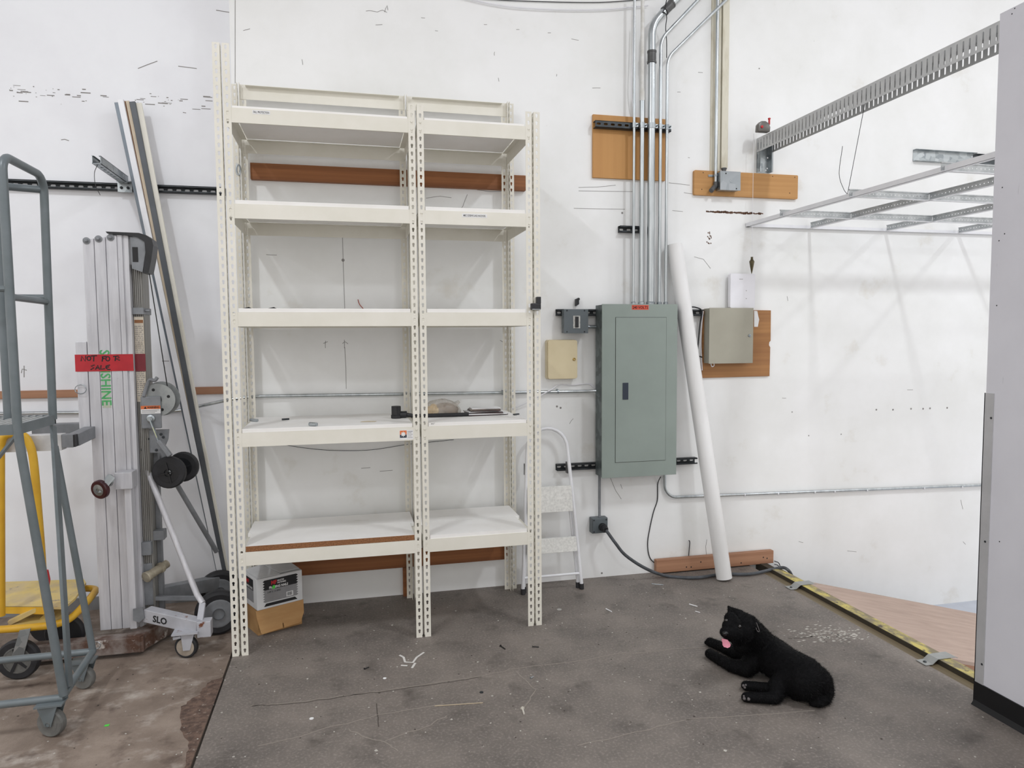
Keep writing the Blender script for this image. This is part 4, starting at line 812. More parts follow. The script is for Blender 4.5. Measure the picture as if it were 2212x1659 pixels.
ob('instruction_label', M().box(-.497, -.453, YM+.034, YM+.037, zl0, zl1), mat('yellowed_label', 'd3cabb', .6, col2='b8ae9e', scale=30), lf)
ob('label_band', M().box(-.495, -.455, YM+.0333, YM+.0345, zl1-.032, zl1-.016), mat('brown_print', '8a5a33', .5, scale=20), lf)
random.seed(5); m = M()
for i in range(36):
    z = zl1-.05-i*(zl1-zl0-.07)/36; xs = -.494; 
    while xs < -.46:
        l_ = random.uniform(.004, .016); m.box(xs, min(xs+l_, -.456), YM+.0332, YM+.0342, z, z+.0035); xs += l_+.004
ob('fine_print', m, MATS['scuff_grey'], lf)
ob('guide_block', M().box(-.503, -.448, YM+.02, YM+.17, zl1+.012, zl1+.045).cyl((-.448, YM+.05, zl1+.03), (-.425, YM+.05, zl1+.03), .006, 8), MIDGREY, lf)
cap = [at(228, 500, Y=YM-.012), at(300, 503, Y=YM-.012), at(316, 508, Y=YM-.012), at(328, 517, Y=YM-.012), at(331, 530, Y=YM-.012), at(327, 560, Y=YM-.012), at(321, 590, Y=YM-.012), at(309, 590, Y=YM-.012), at(314, 545, Y=YM-.012), at(312, 522, Y=YM-.012), at(296, 512, Y=YM-.012), at(250, 505, Y=YM-.012), at(231, 504, Y=YM-.012)]
ob('top_bracket', M().prism(cap, (0, .095, 0)), BLACKPL, lf)
sp = [at(281, 512, Y=YM-.004), at(312, 514, Y=YM-.004), at(314, 545, Y=YM-.004), at(308, 588, Y=YM-.004), at(285, 580, Y=YM-.004)]
ob('side_plate', M().prism(sp, (0, .01, 0)), MIDGREY, lf)
ob('plate_opening', M().box(at(286, 550, Y=YM-.006).x, at(298, 550, Y=YM-.006).x, YM-.0055, YM-.0045, at(290, 566, Y=YM).z, at(290, 534, Y=YM).z), INK, lf)
for x, y in ((187, 520), (213, 516), (239, 513)): ob('bolt', M().lathe(at(x, y, Y=YM), (0, -1, 0), [(.017, 0), (.017, .003), (.009, .004), (.009, .012), (.005, .016)], 16), MIDGREY, lf, smooth=True)
# red tape with handwriting
zt0 = at(220, 802, Y=YM).z; zt1 = at(220, 765.5, Y=YM).z
tp_ = ob('red_tape', M().box(-.762, -.4985, YM-.0022, YM-.0006, zt0, zt1), REDTAPE, lf, label='red tape reading NOT FOR SALE')
ob('tape_end', M().box(-.4985, -.450, YM+.0300, YM+.0325, zt0-.004, zt1), DARKTAPE, tp_)
def zp2(x, y): return (x/4.424, 650+y/4.424)
def ring(cx, cy, r_): return [(cx+math.cos(t*.7)*r_*.9, cy+math.sin(t*.7)*r_) for t in range(10)]
ST = [[(775, 577), (780, 528), (815, 577), (820, 523)], ring(850, 549, 20), [(868, 528), (927, 523)], [(897, 525), (895, 579)], [(972, 536), (1018, 530)], [(982, 534), (976, 580)], [(978, 553), (1003, 550)], ring(1030, 553, 21),
      [(1080, 532), (1130, 527), (1140, 542), (1108, 554), (1146, 568)], [(1106, 532), (1100, 574)], [(905, 612), (870, 622), (898, 640), (865, 658)], [(912, 657), (935, 615), (952, 657)], [(920, 641), (948, 639)], [(966, 614), (962, 653), (1002, 648)], [(1052, 612), (1014, 622), (1012, 640), (1030, 654), (1057, 655)], [(1014, 634), (1045, 630)]]
m = M()
for s_ in ST: m.ribbon([at(*zp2(x, y), Y=YM-.0024) for x, y in s_], .0055, (0, -1, 0), .0004)
ob('handwriting', m, INK, tp_, label='black marker words NOT FOR SALE')
zS0 = at(225, 756, Y=YM).z; zS1 = at(229, 876, Y=YM).z
ob('overspray', M().box(-.648, -.608, YM-.0004, YM-.0001, zS1-.012, zt0+.002), mat('faint_overspray', 'b3b9a0', .6, col2='b3b5b9', scale=30), lf)
text('stencil_lettering', 'SUNSHINE', (-.651, YM, zS0), (0, 0, -1), (1, 0, 0), .046, GREENP, lf, width=zS0-zS1, off=.0005, bold=.02, label='green stencilled letters running down the column')
ob('pull_ring', M().tube([at(174+math.cos(t*.5236)*12.5, 841+math.sin(t*.5236)*10, Y=YM-.012-.004*math.cos(t*.52)) for t in range(12)], .0022, 6, closed=True), GALV, lf, smooth=True)
# forks
f0_ = at(133, 950, Y=.05); f1_ = at(162, 950, Y=.05); zf1 = at(148, 939, Y=.05).z; zf0 = at(148, 967, Y=.05).z
ob('fork_socket', M().box(f0_.x, f1_.x-.008, .05, .11, zf0, zf1).bar(V((f1_.x-.02, .09, (zf0+zf1)/2)), V((-.705, YM+.05, (zf0+zf1)/2+.02)), .05, (zf1-zf0)*.95), MIDGREY, lf, bevel=.002)
ob('fork_end', M().box(f1_.x-.008, f1_.x, .05, .11, zf0+.002, zf1-.002), BLACKPL, lf)
ob('fork', M().box(-1.35, f0_.x-.002, .055, .115, zf0-.012, zf1+.002), mat('white_alloy', 'cfcfcf', .45, .3, col2='bcbcbc', scale=12), lf, bevel=.002)
q = at(165, 930, Y=.30); zq1 = at(120, 916, Y=.30).z; zq0 = at(120, 938, Y=.30).z; ob('rear_fork', M().box(at(68, 930, Y=.30).x, -.70, .30, .36, zq0, zq1), MIDGREY, lf, bevel=.002)
# folded leg and red caster
ob('folded_leg', M().box(at(274, 1200, Y=.18).x, at(289, 1200, Y=.18).x, .18, .245, .12, at(283, 1042, Y=.18).z), ALU, lf, bevel=.003)
kb0 = at(247, 1022, Y=.16); kb1 = at(286, 1056, Y=.16); ob('caster_block', M().box(kb0.x, kb1.x, .16, .245, kb1.z, kb0.z), ALU, lf, bevel=.002)
cw = at(217, 1057, Y=.13); cwh = ob('caster_wheel', wheel(M(), cw, (.5, 1, .15), .047, .013), MAROON, lf, smooth=True)
ob('hub', M().lathe(cw, (.5, 1, .15), [(.029, -.0145), (.010, -.017), (.010, .017), (.029, .0145)], 20), GALV, cwh, smooth=True)
ob('caster_fork', M().prism([cw+V((-.004, -.022, -.012)), cw+V((.02, -.022, -.010)), cw+V((.07, -.01, .055)), cw+V((.045, -.01, .075))], (0, .005, 0)), GALV, lf)
ob('caster_swivel', M().lathe(at(238, 1038, Y=.155), (-.6, -.7, .2), [(.03, 0), (.03, .01), (.02, .016)], 18), GALV, lf, smooth=True)
# winch
dc = at(346, 862, Y=.34)
ob('winch_drum', M().lathe(dc, (0, 1, 0), [(.084, -.055), (.084, -.049), (.03, -.047), (.03, .03), (.09, .032), (.09, .038), (.02, .038), (.02, -.055)], 36), mat('zinc_winch', 'a0a4a4', .4, .5, col2='8b8f90', scale=16), lf, smooth=True)
for a_ in (0.3, 1.9, 3.5, 5.1): ob('drum_hole', M().lathe(dc+V((math.cos(a_)*.055, -.0556, math.sin(a_)*.055)), (0, -1, 0), [(.008, 0), (.007, .0006)], 10), INK, lf)
g0 = at(303, 857, Y=.27); g1 = at(349, 925, Y=.27)
gb = ob('gear_case', M().box(g0.x, g1.x, .27, .285, g1.z, g0.z), MIDGREY, lf, bevel=.004)
w0 = at(304, 877, Y=.269); w1 = at(347, 893, Y=.269); zm_ = w0.z-(w0.z-w1.z)*.42
ob('warning_label', M().box(w0.x, w1.x, .2684, .2698, w1.z, zm_), PAPER, gb); ob('warning_band', M().box(w0.x, w1.x, .2684, .2698, zm_, w0.z), ORANGE, gb, label='orange warning band')
text('lettering', 'WARNING', (w0.x+.030, .2684, zm_+.003), (1, 0, 0), (0, 0, 1), (w0.z-zm_)*.65, INK, gb, width=w1.x-w0.x-.036, bold=.02)
ob('warning_triangle', M().prism([V((w0.x+.014, .2682, zm_+.002)), V((w0.x+.028, .2682, zm_+.002)), V((w0.x+.021, .2682, w0.z-.002))], (0, -.0003, 0)), INK, gb)
for i in range(3): ob('print_line', M().box(w0.x+.004, w1.x-.006-.01*i, .2681, .2685, zm_-.007-i*.006, zm_-.0045-i*.006), MATS['scuff_grey'], gb)
h0 = at(324, 905, Y=.25); h1 = at(343, 952, Y=.235); h2 = at(368, 985, Y=.22)
ob('crank_arm', M().lathe(h0+V((0, .018, 0)), (0, -1, 0), [(.02, 0), (.02, .008), (.012, .012), (.012, .026)], 16).bar(h0, h1, .006, .026, (0, 1, 0)), GALV, lf)
ob('crank_sticker', M().bar(h0.lerp(h1, .38)+V((0, -.0035, 0)), h0.lerp(h1, .85)+V((0, -.0035, 0)), .0015, .020, (0, 1, 0)), mat('yellow_sticker', 'd7d86a', .5, scale=30), lf)
ob('crank_grip', M().bar(h1, h2, .022, .030, (0, 1, 0)), MIDGREY, lf, bevel=.004)
lp_ = [at(308, 929, Y=.30), at(364, 928, Y=.30), at(362, 950, Y=.30), at(354, 968, Y=.30), at(352, 978, Y=.30), at(310, 978, Y=.30)]
lpl = ob('wheel_bracket', M().prism(lp_, (0, .02, 0)), MIDGREY, lf)
for x, y in ((348, 938), (353, 944), (320, 948), (338, 972), (306, 971)): ob('bolt', M().lathe(at(x, y, Y=.30), (0, -1, 0), [(.007, 0), (.007, .005), (.004, .007)], 8), DARKSTEEL, lf)
ob('wheel_arm', M().bar(at(350, 968, Y=.30), at(368, 1018, Y=.32), .02, .03, (0, 1, 0)), MIDGREY, lf)
ob('crank_knob', M().tube(smoothpts([at(310, 856, Y=.27), at(322, 822, Y=.27), at(334, 822, Y=.26), at(340, 815, Y=.26)]), .009, 8), MIDGREY, lf, smooth=True)
for c_, rr in ((at(366, 1020, Y=.27), .083), (at(396, 1008, Y=.41), .080)):
    wh = ob('wheel', wheel(M(), c_, (.12, 1, 0), rr, .018), BLACKRUB, lf, smooth=True)
    ob('web', M().lathe(c_, (.12, 1, 0), [(rr*.64, -.0185), (rr*.62, -.0188), (rr*.22, -.0188), (rr*.22, -.026), (rr*.22, .02), (rr*.64, .0185)], 24), BLACKPL, wh)
    for k in range(4):
        a_ = k*math.pi/2+.2; ob('spoke', M().bar(c_+V((0, -.021, 0)), c_+V((math.cos(a_)*rr*.66, -.021, math.sin(a_)*rr*.66)), .006, .006, (0, 1, 0)), BLACKPL, wh)
ob('axle', M().cyl(at(366, 1020, Y=.25), at(396, 1008, Y=.43), .010, 10), GALV, lf)
ob('lift_cable', M().tube([at(322, 588, Y=.30), at(362, 838, Y=.33)], .0028, 6), WIREBLK, lf)
ob('brace', M().tube([at(303, 978, Y=.33), at(425, 1283, Y=.16), at(438, 1303, Y=.13)], .0145, 12), ALU, lf, smooth=True)
ob('brace', M().tube([at(332, 962, Y=.42), at(468, 1192, Y=.62)], .0135, 12), MIDGREY, lf, smooth=True)
# lower mechanism
ob('roller', M().lathe(at(316, 1247, Y=.24), (at(354, 1222, Y=.34)-at(316, 1247, Y=.24)), [(.010, -.004), (.026, -.004), (.029, 0), (.026, .02), (.023, .022), (.023, .09), (.028, .092), (.028, .105), (.022, .107), (.022, .14)], 20), mat('old_ivory_plastic', 'a79f8c', .5, col2='7c7464', scale=20), lf, smooth=True)
ob('roller_bracket', M().box(-.500, -.455, .26, .33, at(315, 1200, Y=.26).z, at(315, 1172, Y=.26).z).box(-.462, -.40, .30, .36, at(330, 1168, Y=.3).z, at(330, 1148, Y=.3).z).box(-.50, -.46, .28, .33, .2, .42).box(-.452, -.43, .36, .40, .12, 1.05), MIDGREY, lf, bevel=.002)
# base
ob('base_beam', M().box(-1.05, -.47, .115, .19, .022, .10), RUST, lf, bevel=.004)
rgp = at(209, 1393, Y=.113); ob('lock_pin', M().tube([rgp+V((math.cos(t*.5236)*.018, -.006, math.sin(t*.5236)*.018)) for t in range(12)], .0022, 6, closed=True), GALV, lf, smooth=True)
ob('base_cross', M().bar(V((-.52, .125, .065)), V((-.38, .42, .065)), .075, .085), RUST, lf, bevel=.004)
e0 = at(318, 1326, Y=.20); e1 = at(432, 1352, Y=.06)
lg = ob('leg', M().bar(e0, e1, .055, .066), LEGWHITE, lf, bevel=.003)
dx = (e1-e0).normalized(); nr = V((dx.y, -dx.x, 0)).normalized(); upv = nr.cross(dx); upv = -upv if upv.z < 0 else upv
text('lettering', 'SLO', e0+dx*.058+nr*.0278-upv*.020, dx, upv, .036, INK, lg, off=.0008, bold=.03, label='black letters SLO')
ob('pivot_plate', M().prism([at(287, 1316, Y=.165), at(308, 1312, Y=.165), at(312, 1335, Y=.165), at(300, 1345, Y=.165), at(287, 1340, Y=.165)], (0, .006, 0)), MIDGREY, lf)
ob('end_bracket', M().box(e1.x-.01, e1.x+.055, e1.y-.03, e1.y+.03, e1.z-.05, e1.z+.03).bar(e1+V((0, 0, .02)), at(438, 1303, Y=.13), .03, .02), LEGWHITE, lf, bevel=.003)
cw2 = V((-.258, .052, .056)); 
ob('caster_plate', M().box(cw2.x-.06, cw2.x+.06, cw2.y-.04, cw2.y+.04, .128, .135), LEGWHITE, lf); wh = ob('caster_wheel', wheel(M(), cw2, (.25, 1, 0), .056, .015), BLACKRUB, lf, smooth=True)
ob('hub', M().lathe(cw2, (.25, 1, 0), [(.044, -.0155), (.032, -.017), (.015, -.017), (.012, -.02), (.012, .02), (.044, .0155)], 24), mat('aged_nylon', 'a79d90', .5, col2='8d8377', scale=20), wh, smooth=True)
for s_ in (-1, 1): ob('caster_fork', M().prism([cw2+V((-.02, s_*.022, .072)), cw2+V((.042, s_*.022, .072)), cw2+V((.02, s_*.022, -.012)), cw2+V((-.012, s_*.022, -.012))], (0, s_*.004, 0)), LEGWHITE, lf)
ob('brake_lever', M().bar(cw2+V((-.055, -.02, .055)), cw2+V((-.02, -.02, .06)), .02, .012), LEGWHITE, lf)
for c_, rr in ((V((-.150, .315, .119)), .119), (V((-.20, .66, .119)), .119)):
    wh = ob('tyre', M().lathe(c_, (-.2, 1, 0), [(rr*.6, -.024), (rr*.86, -.030), (rr*.97, -.022), (rr, -.012), (rr, .012), (rr*.97, .022), (rr*.86, .03), (rr*.6, .024)], 36), BLACKRUB, lf, smooth=True)
    ob('rim', M().lathe(c_, (-.2, 1, 0), [(rr*.64, -.0275), (rr*.58, -.0295), (rr*.5, -.027), (rr*.25, -.032), (rr*.25, -.040), (rr*.25, .03), (rr*.62, .026)], 28), MIDGREY, wh, smooth=True)
ob('rear_leg', M().bar(at(322, 1287, Y=.36), at(470, 1258, Y=.66), .06, .075), MIDGREY, lf, bevel=.003)
ob('rear_strut', M().bar(at(316, 1292, Y=.30), at(428, 1292, Y=.33), .02, .02), MIDGREY, lf)

# ------------------------------------------------------------------ things on the shelves
ZS = [z+BH+BT for z in ZB]
zs4 = ZS[3]
p = at(856, 902, Z=zs4+.004)
pl = root('angle_plug', (p.x, p.y, zs4), 'black right angle plug with a thick cord on the fourth shelf', 'plug')
ob('plug_body', M().lathe((p.x, p.y, zs4), (0, 0, 1), [(.026, 0), (.029, .003), (.029, .018), (.026, .020), (.026, .066), (.024, .068)], 20), BLACKPL, pl, smooth=True)
ob('elbow', M().tube([(p.x+.02, p.y, zs4+.020), (p.x+.055, p.y, zs4+.020), (p.x+.058, p.y, zs4+.016), (p.x+.085, p.y, zs4+.013)], .014, 12, rs=[.019, .019, .013, .011]), BLACKPL, pl, smooth=True)
cd = [V((p.x+.08, p.y, zs4+.011)), V((p.x+.20, p.y-.015, zs4+.0115)), V((p.x+.30, p.y-.022, zs4+.0115)), V((p.x+.40, p.y-.02, zs4+.0115))]
ob('cord', M().tube(smoothpts(cd), .0105, 10), BLACKRUB, pl, smooth=True)
# plastic bag
bgc = at(962, 898, Z=zs4+.01)
def blob(c, sx, sy, sz, seed, nz=.12):
    random.seed(seed); m = M(); n = 28; k = 14; vs = []; fs = []
    ph = [random.uniform(0, 6) for _ in range(6)]
    for i in range(k+1):
        a_ = math.pi*i/k
        for t in range(n):
            b_ = 2*math.pi*t/n; f_ = 1+nz*(math.sin(3*b_+ph[0])*math.sin(2*a_+ph[1])+.6*math.sin(7*b_+ph[2]+4*a_)+.4*math.sin(11*a_+ph[3]+5*b_))
            z = math.cos(a_)*sz*f_; vs.append(c+V((math.sin(a_)*math.cos(b_)*sx*f_, math.sin(a_)*math.sin(b_)*sy*f_, max(z, -sz*.35))))
    for i in range(k):
        for t in range(n): q = (t+1) % n; fs.append((i*n+t, (i+1)*n+t, (i+1)*n+q, i*n+q))
    return m.add(vs, fs)
bg_ = root('plastic_bag', (bgc.x, bgc.y+.125, zs4), 'crumpled clear plastic bag with brown and yellow contents on the fourth shelf', 'bag')
c0 = V((bgc.x+.0, bgc.y+.125, zs4+.024))
ob('film', blob(c0, .105, .085, .068, 3, .05), mat('clear_film', 'cfc9bf', .25, col2='b8afa2', scale=14, alpha=.42, bump=.4), bg_, smooth=True)
ob('contents', blob(c0+V((.012, .0, -.004)), .080, .060, .045, 4), mat('brown_contents', '7c6656', .7, col2='5b4a3f', scale=50), bg_, smooth=True)
ob('contents', blob(c0+V((-.052, -.01, .0)), .038, .045, .038, 6), mat('yellow_contents', 'd9b469', .6, scale=30), bg_, smooth=True)
ob('bag_tail', M().prism([c0+V((.06, 0, .035)), c0+V((.10, .0, .052)), c0+V((.105, .0, .046)), c0+V((.08, 0, .02))], (0, .05, .004)), MATS['clear_film'], bg_)
# brochures
random.seed(11)
bc = at(1050, 897, Z=zs4+.003); GL = mat('dark_print', '2b2527', .35, col2='4a2f30', scale=18); MG = mat('magazine_photo', '8d7d70', .35, col2='3a3434', scale=14)
names_ = ['black covered magazine at the bottom of the pile by the bag', 'white leaflet second from the bottom of the pile by the bag', 'dark red leaflet in the middle of the pile by the bag', 'white folded leaflet fourth in the pile by the bag', 'black brochure near the top of the pile by the bag', 'photo covered brochure second from the top of the pile by the bag', 'white sheet on top of the pile by the bag']
for i in range(7):
    cx_ = bc.x+.008+random.uniform(-.012, .012); cy_ = bc.y+.075+random.uniform(-.01, .012); a_ = random.uniform(-.16, .16); hx = .118-.006*i+random.uniform(-.008, .006); hy = .07-.004*i; z = zs4+.0006+i*.0058
    u = V((math.cos(a_), math.sin(a_), 0)); v = V((-math.sin(a_), math.cos(a_), 0)); q = V((cx_, cy_, z)); t1 = random.uniform(0, .003)
    m = M(); P_ = [q-u*hx-v*hy, q+u*hx-v*hy, q+u*hx+v*hy, q-u*hx+v*hy]
    m.prism(P_, (0, 0, .0050))
    ob('brochure', m, [GL, PAPER, GL, PAPER, GL, MG, PAPER][i], label=names_[i], cat='brochure', group='brochures piled on the fourth shelf')
k = at(1115, 896, Z=zs4+.004); ob('pocket_knife', M().bar(k+V((-.018, -.01, .003)), k+V((.018, .01, .003)), .012, .008), DARKSTEEL, label='small dark pocket tool at the right end of the fourth shelf', cat='tool', bevel=.002)
for (x, y), (x2, y2), rr, lab, nm in [((541, 907), (556, 908), .008, 'short steel anchor at the left end of the fourth shelf', 'anchor'), ((669, 916), (684, 917), .010, 'steel expansion anchor in the middle of the fourth shelf', 'anchor'), ((609, 906), (624, 905), .005, 'dark screw between two anchors on the fourth shelf', 'screw')]:
    a_ = at(x, y, Z=zs4+rr); b_ = at(x2, y2, Z=zs4+rr); o = ob(nm, M().tube([a_, b_, b_, b_+(b_-a_)*.06], rr, 10, rs=[rr, rr, rr*.6, rr*.6]), GALV if nm == 'anchor' else DARKSTEEL, label=lab, cat=nm, smooth=True)
sl_ = at(795, 911, Z=zs4+.001); ob('paper_slip', M().prism([sl_+V((-.04, 0, 0)), sl_+V((.035, -.012, 0)), sl_+V((.045, .01, 0)), sl_+V((0, .03, 0)), sl_+V((-.03, .02, 0))], (0, 0, .0012)), mat('tan_paper', 'cfc0a4', .7, scale=30), label='small tan paper slip lying on the fourth shelf', cat='paper')
zs3 = ZS[2]
for x, y0 in ((534, 0), (588, 0)):
    a_ = V((at(x, 664, Y=.12).x, .12, zs3)); ob('cable_tie', M().hexa([a_+V((-.03, 0, 0)), a_+V((.03, 0, 0)), a_+V((.03, .008, 0)), a_+V((-.03, .008, 0)), a_+V((-.028, 0, .003)), a_+V((.008, 0, .012)), a_+V((.008, .008, .012)), a_+V((-.028, .008, .003))]), BLACKPL, label='thin black plastic wedge on the third shelf '+('against the left post' if x == 534 else 'a hand away from the left post'), cat='scrap', group='wedges on the third shelf')
ob('wire', M().tube(smoothpts([at(773, 647, Y=W-.01), at(777, 658, Y=W-.02), at(785, 668, Y=W-.03), at(792, 685, Y=W-.01)]), .0025, 6), mat('red_wire', 'a34a3e', .5, scale=20), label='short red wire showing above the third shelf', cat='wire')
# black magnet on the right post
q = [at(1148, 662, Y=-.03), at(1169, 662, Y=-.03)]; zt = at(1158, 655, Y=-.03).z; zb = at(1158, 669, Y=-.03).z
bh = root('magnetic_hook', (q[0].x, -.02, zb), 'black L shaped magnetic holder on the right front post', 'holder')
ob('arm', M().box(q[0].x, q[1].x, -.03, -.001, zb, zt), BLACKPL, bh, bevel=.004); ob('upright', M().box(at(1160, 650, Y=-.03).x, q[1].x, -.03, -.001, zt-.002, at(1165, 641, Y=-.03).z), BLACKPL, bh, bevel=.002)
ob('lip', M().box(q[0].x+.004, q[1].x-.004, -.031, -.0295, zb+.001, zb+.004), GALV, bh)
rg = at(515, 367, Y=.545); m = M().tube([rg+V((math.cos(t*.5236)*.010, 0, math.sin(t*.5236)*.028)) for t in range(12)], .005, 8, closed=True)
ob('chain_link', m, GALV, label='oval steel link hanging at the left rear post', cat='steel link', smooth=True)

# ------------------------------------------------------------------ cartons
an = .47; fx = V((math.cos(an), math.sin(an), 0)); fy = V((-math.sin(an), math.cos(an), 0)); Zv = V((0, 0, 1))
w1, d1, h1 = .245, .205, .138; wb0 = at(556, 1320, Z=h1+.001); o0 = wb0+fx*.004+fy*.010; o0.z = 0
cb = root('cardboard_box', o0+fx*w1/2+fy*d1/2, 'open brown cardboard box upside down under the nail carton', 'box')
def fb(m, o, a0, a1, b0, b1, c0_, c1_):
    return m.hexa([o+fx*a+fy*b+Zv*c for a, b, c in ((a0, b0, c0_), (a1, b0, c0_), (a1, b1, c0_), (a0, b1, c0_), (a0, b0, c1_), (a1, b0, c1_), (a1, b1, c1_), (a0, b1, c1_))])
ob('body', fb(M(), o0, 0, w1, 0, d1, 0, h1), CARD, cb)
fpl = [(-.012, h1), (w1+.008, h1), (w1+.004, .075), (w1-.018, .028), (w1-.03, .022), (w1*.53, .020), (w1*.525, .045), (w1*.505, .045), (w1*.50, .020), (.012, .016), (.004, .022), (-.010, .10)]
ob('front_flap', M().prism([o0+fx*a-fy*(.004+(h1-z)*.22)+Zv*z for a, z in fpl], -fy*.003), CARD, cb)
ob('side_flap', M().prism([o0+fx*(w1+.004+(h1-z)*.2)+fy*b+Zv*z for b, z in ((0, h1), (d1, h1), (d1-.03, .04), (.03, .035))], fx*.003), mat('printed_flap', 'b9a99a', .6, col2='8f5a4f', scale=20), cb)
w2_, d2_, h2_ = .252, .215, .168
nb = root('nail_carton', wb0+fx*w2_/2+fy*d2_/2, 'white carton of framing nails on top of the brown box', 'carton')
ob('body', fb(M(), wb0, 0, w2_, 0, d2_, 0, h2_), WHITECARD, nb, bevel=.002)
ob('top_flap', M().prism([wb0+Zv*(h2_+.001)+fx*.02+fy*.01, wb0+Zv*(h2_+.002)+fx*.13+fy*.005, wb0+Zv*(h2_+.014)+fx*.12+fy*.20, wb0+Zv*(h2_+.001)+fx*.01+fy*.205], Zv*.002), WHITECARD, nb)
tfl = ob('top_flap', M().prism([wb0+Zv*(h2_+.004)+fx*.135+fy*.02, wb0+Zv*(h2_+.004)+fx*.245+fy*.02, wb0+Zv*(h2_+.022)+fx*.235+fy*.205, wb0+Zv*(h2_+.022)+fx*.10+fy*.205], Zv*.002), WHITECARD, nb)
def face(m, poly, off=.0006): return m.prism([wb0+fx*a-fy*off+Zv*z for a, z in poly], -fy*.0003)
def teeth(x, z0, z1, n, dirn, dep=.010):
    out = []
    for i in range(n): out += [(x, z0+(z1-z0)*i/n), (x+dirn*dep, z0+(z1-z0)*(i+.5)/n)]
    return out+[(x, z1)]
L0, L1 = .042, .218
ob('print_band', face(M(), [(L0+.004, .100)]+teeth(L1, .100, .155, 4, 1)+teeth(L0, .155, .100, 4, -1)), INK, nb, label='black printed band')
ob('print_panel', face(M(), [(L0+.004, .034)]+teeth(L1, .034, .100, 5, 1)+teeth(L0, .100, .034, 5, -1)), mat('grey_print', '8b8b8d', .6, scale=20), nb)
ob('print_strip', face(M(), [(L0-.006, .012), (L1+.004, .012), (L1-.01, .028), (L0+.006, .028)]), INK, nb)
def ft(s, a, z, h, mt, w=None, bold=.02, up=Zv, o=wb0): return text('lettering', s, o+fx*a-fy*.0010+Zv*z, fx, up, h, mt, nb, width=w, off=.0003, bold=bold)
ft('MF', .078, .124, .022, REDPR, .030, .04); ft('MASTER', .112, .136, .009, PAPER, .038); ft('FASTENERS', .112, .124, .009, PAPER, .048); ft('FRAMING NAILS', .066, .103, .014, PAPER, .105, .03)
ft('2-3/8" X .113 RING', .056, .082, .010, INK, .072)
for i in range(4): ob('print_line', face(M(), [(.056, .074-i*.010), (.13-.012*(i % 2), .074-i*.010), (.13-.012*(i % 2), .0765-i*.010), (.056, .0765-i*.010)], .0010), MATS['scuff_grey'], nb)
bq = ob('barcode', face(M(), [(.160, .040), (.198, .040), (.198, .066), (.160, .066)], .0010), PAPER, nb)
m = M(); x = .164
while x < .193: wv = random.choice([.001, .002, .003]); face(m, [(x, .044), (x+wv, .044), (x+wv, .063), (x, .063)], .0014); x += wv+.0018
ob('bars', m, INK, bq)
ob('green_tag', face(M(), [(.084, .101), (.097, .100), (.100, .114), (.093, .121), (.083, .114)], .0016), LIME, nb)
lpoly = [(.05, .095), (.17, .095), (.17, .155), (.05, .155)]
ob('side_band', M().prism([wb0-fx*.0006+fy*a+Zv*z for a, z in lpoly], -fx*.0003), INK, nb)
text('lettering', 'FRAMING NAILS', wb0-fx*.0010+fy*.16+Zv*.10, -fy, Zv, .013, PAPER, nb, width=.10, off=.0003, bold=.02); text('lettering', 'MF', wb0-fx*.0010+fy*.15+Zv*.122, -fy, Zv, .022, REDPR, nb, width=.04, off=.0003, bold=.03)
ob('side_panel_print', M().prism([wb0-fx*.0006+fy*a+Zv*z for a, z in ((.05, .03), (.17, .03), (.17, .095), (.05, .095))], -fx*.0003), MATS['grey_print'], nb)

# ------------------------------------------------------------------ litter on the floor
def stick(name, x0, y0, x1, y1, rr, mt, label, cat, group=None):
    a_ = at(x0, y0, Z=rr); b_ = at(x1, y1, Z=rr)
    m = M().tube([a_, b_], rr, 8)
    if name in ('nail', 'screw'): m.cyl(a_, a_+(b_-a_).normalized()*.002, rr*2.2, 10)
    return ob(name, m, mt, label=label, cat=cat, group=group)
DN = mat('dark_nail', '2c2b2b', .5, .4, scale=20)
stick('nail', 1081, 1395, 1091, 1402, .0028, DN, 'dark nail lying slanted on the concrete before the right bay', 'nail')
stick('nail', 1150, 1397, 1164, 1397.5, .0028, DN, 'dark nail lying level on the concrete by the right front post', 'nail')
stick('nail', 1146, 1465, 1152, 1461.5, .0028, GALV, 'bright nail beside the pale floor crack', 'nail')
stick('nail', 787, 1445, 797, 1441, .0026, DN, 'dark nail left of the white paint drip', 'nail')
stick('nail', 1408, 1261, 1433, 1263.5, .0026, GALV, 'bright nail on the floor below the floor timber', 'nail')
stick('wood_sliver', 939, 1525, 1043, 1518, .0022, mat('straw_wood', 'b5a68e', .7, scale=20), 'long thin straw coloured sliver on the concrete', 'stick')
stick('plastic_stick', 1309, 1315, 1321, 1321, .0035, PAPER, 'short white stick on the floor below the outlet', 'stick')
stick('plastic_stick', 1489, 1305, 1506, 1310, .0035, PAPER, 'longer white stick on the floor behind the dog', 'stick')
stick('plastic_stick', 1502, 1320.5, 1512, 1323, .0025, PAPER, 'smallest white stick on the floor behind the dog', 'stick')
stick('screw', 1128.6, 1530, 1132, 1541.5, .004, mat('ivory_anchor', 'cfcabf', .5, scale=20), 'ivory wall anchor lying on the concrete', 'anchor')
for x, y, rr, mt, lab in [(831, 1465.5, .008, PAPER, 'white button below the white paint drip'), (673, 1552.5, .009, PAPER, 'white cap lying alone on the concrete before the left bay'), (1040, 1495.7, .009, DARKSTEEL, 'dark round slug on the concrete'), (1208, 1317, .014, mat('clear_disc', 'b5b3ae', .4, scale=20), 'pale washer on the floor right of the shelving')]:
    ob('disc', M().lathe(at(x, y, Z=.0005), (0, 0, 1), [(rr, 0), (rr, .002), (rr*.7, .003), (.0005, .003)], 16), mt, label=lab, cat='disc', smooth=True)
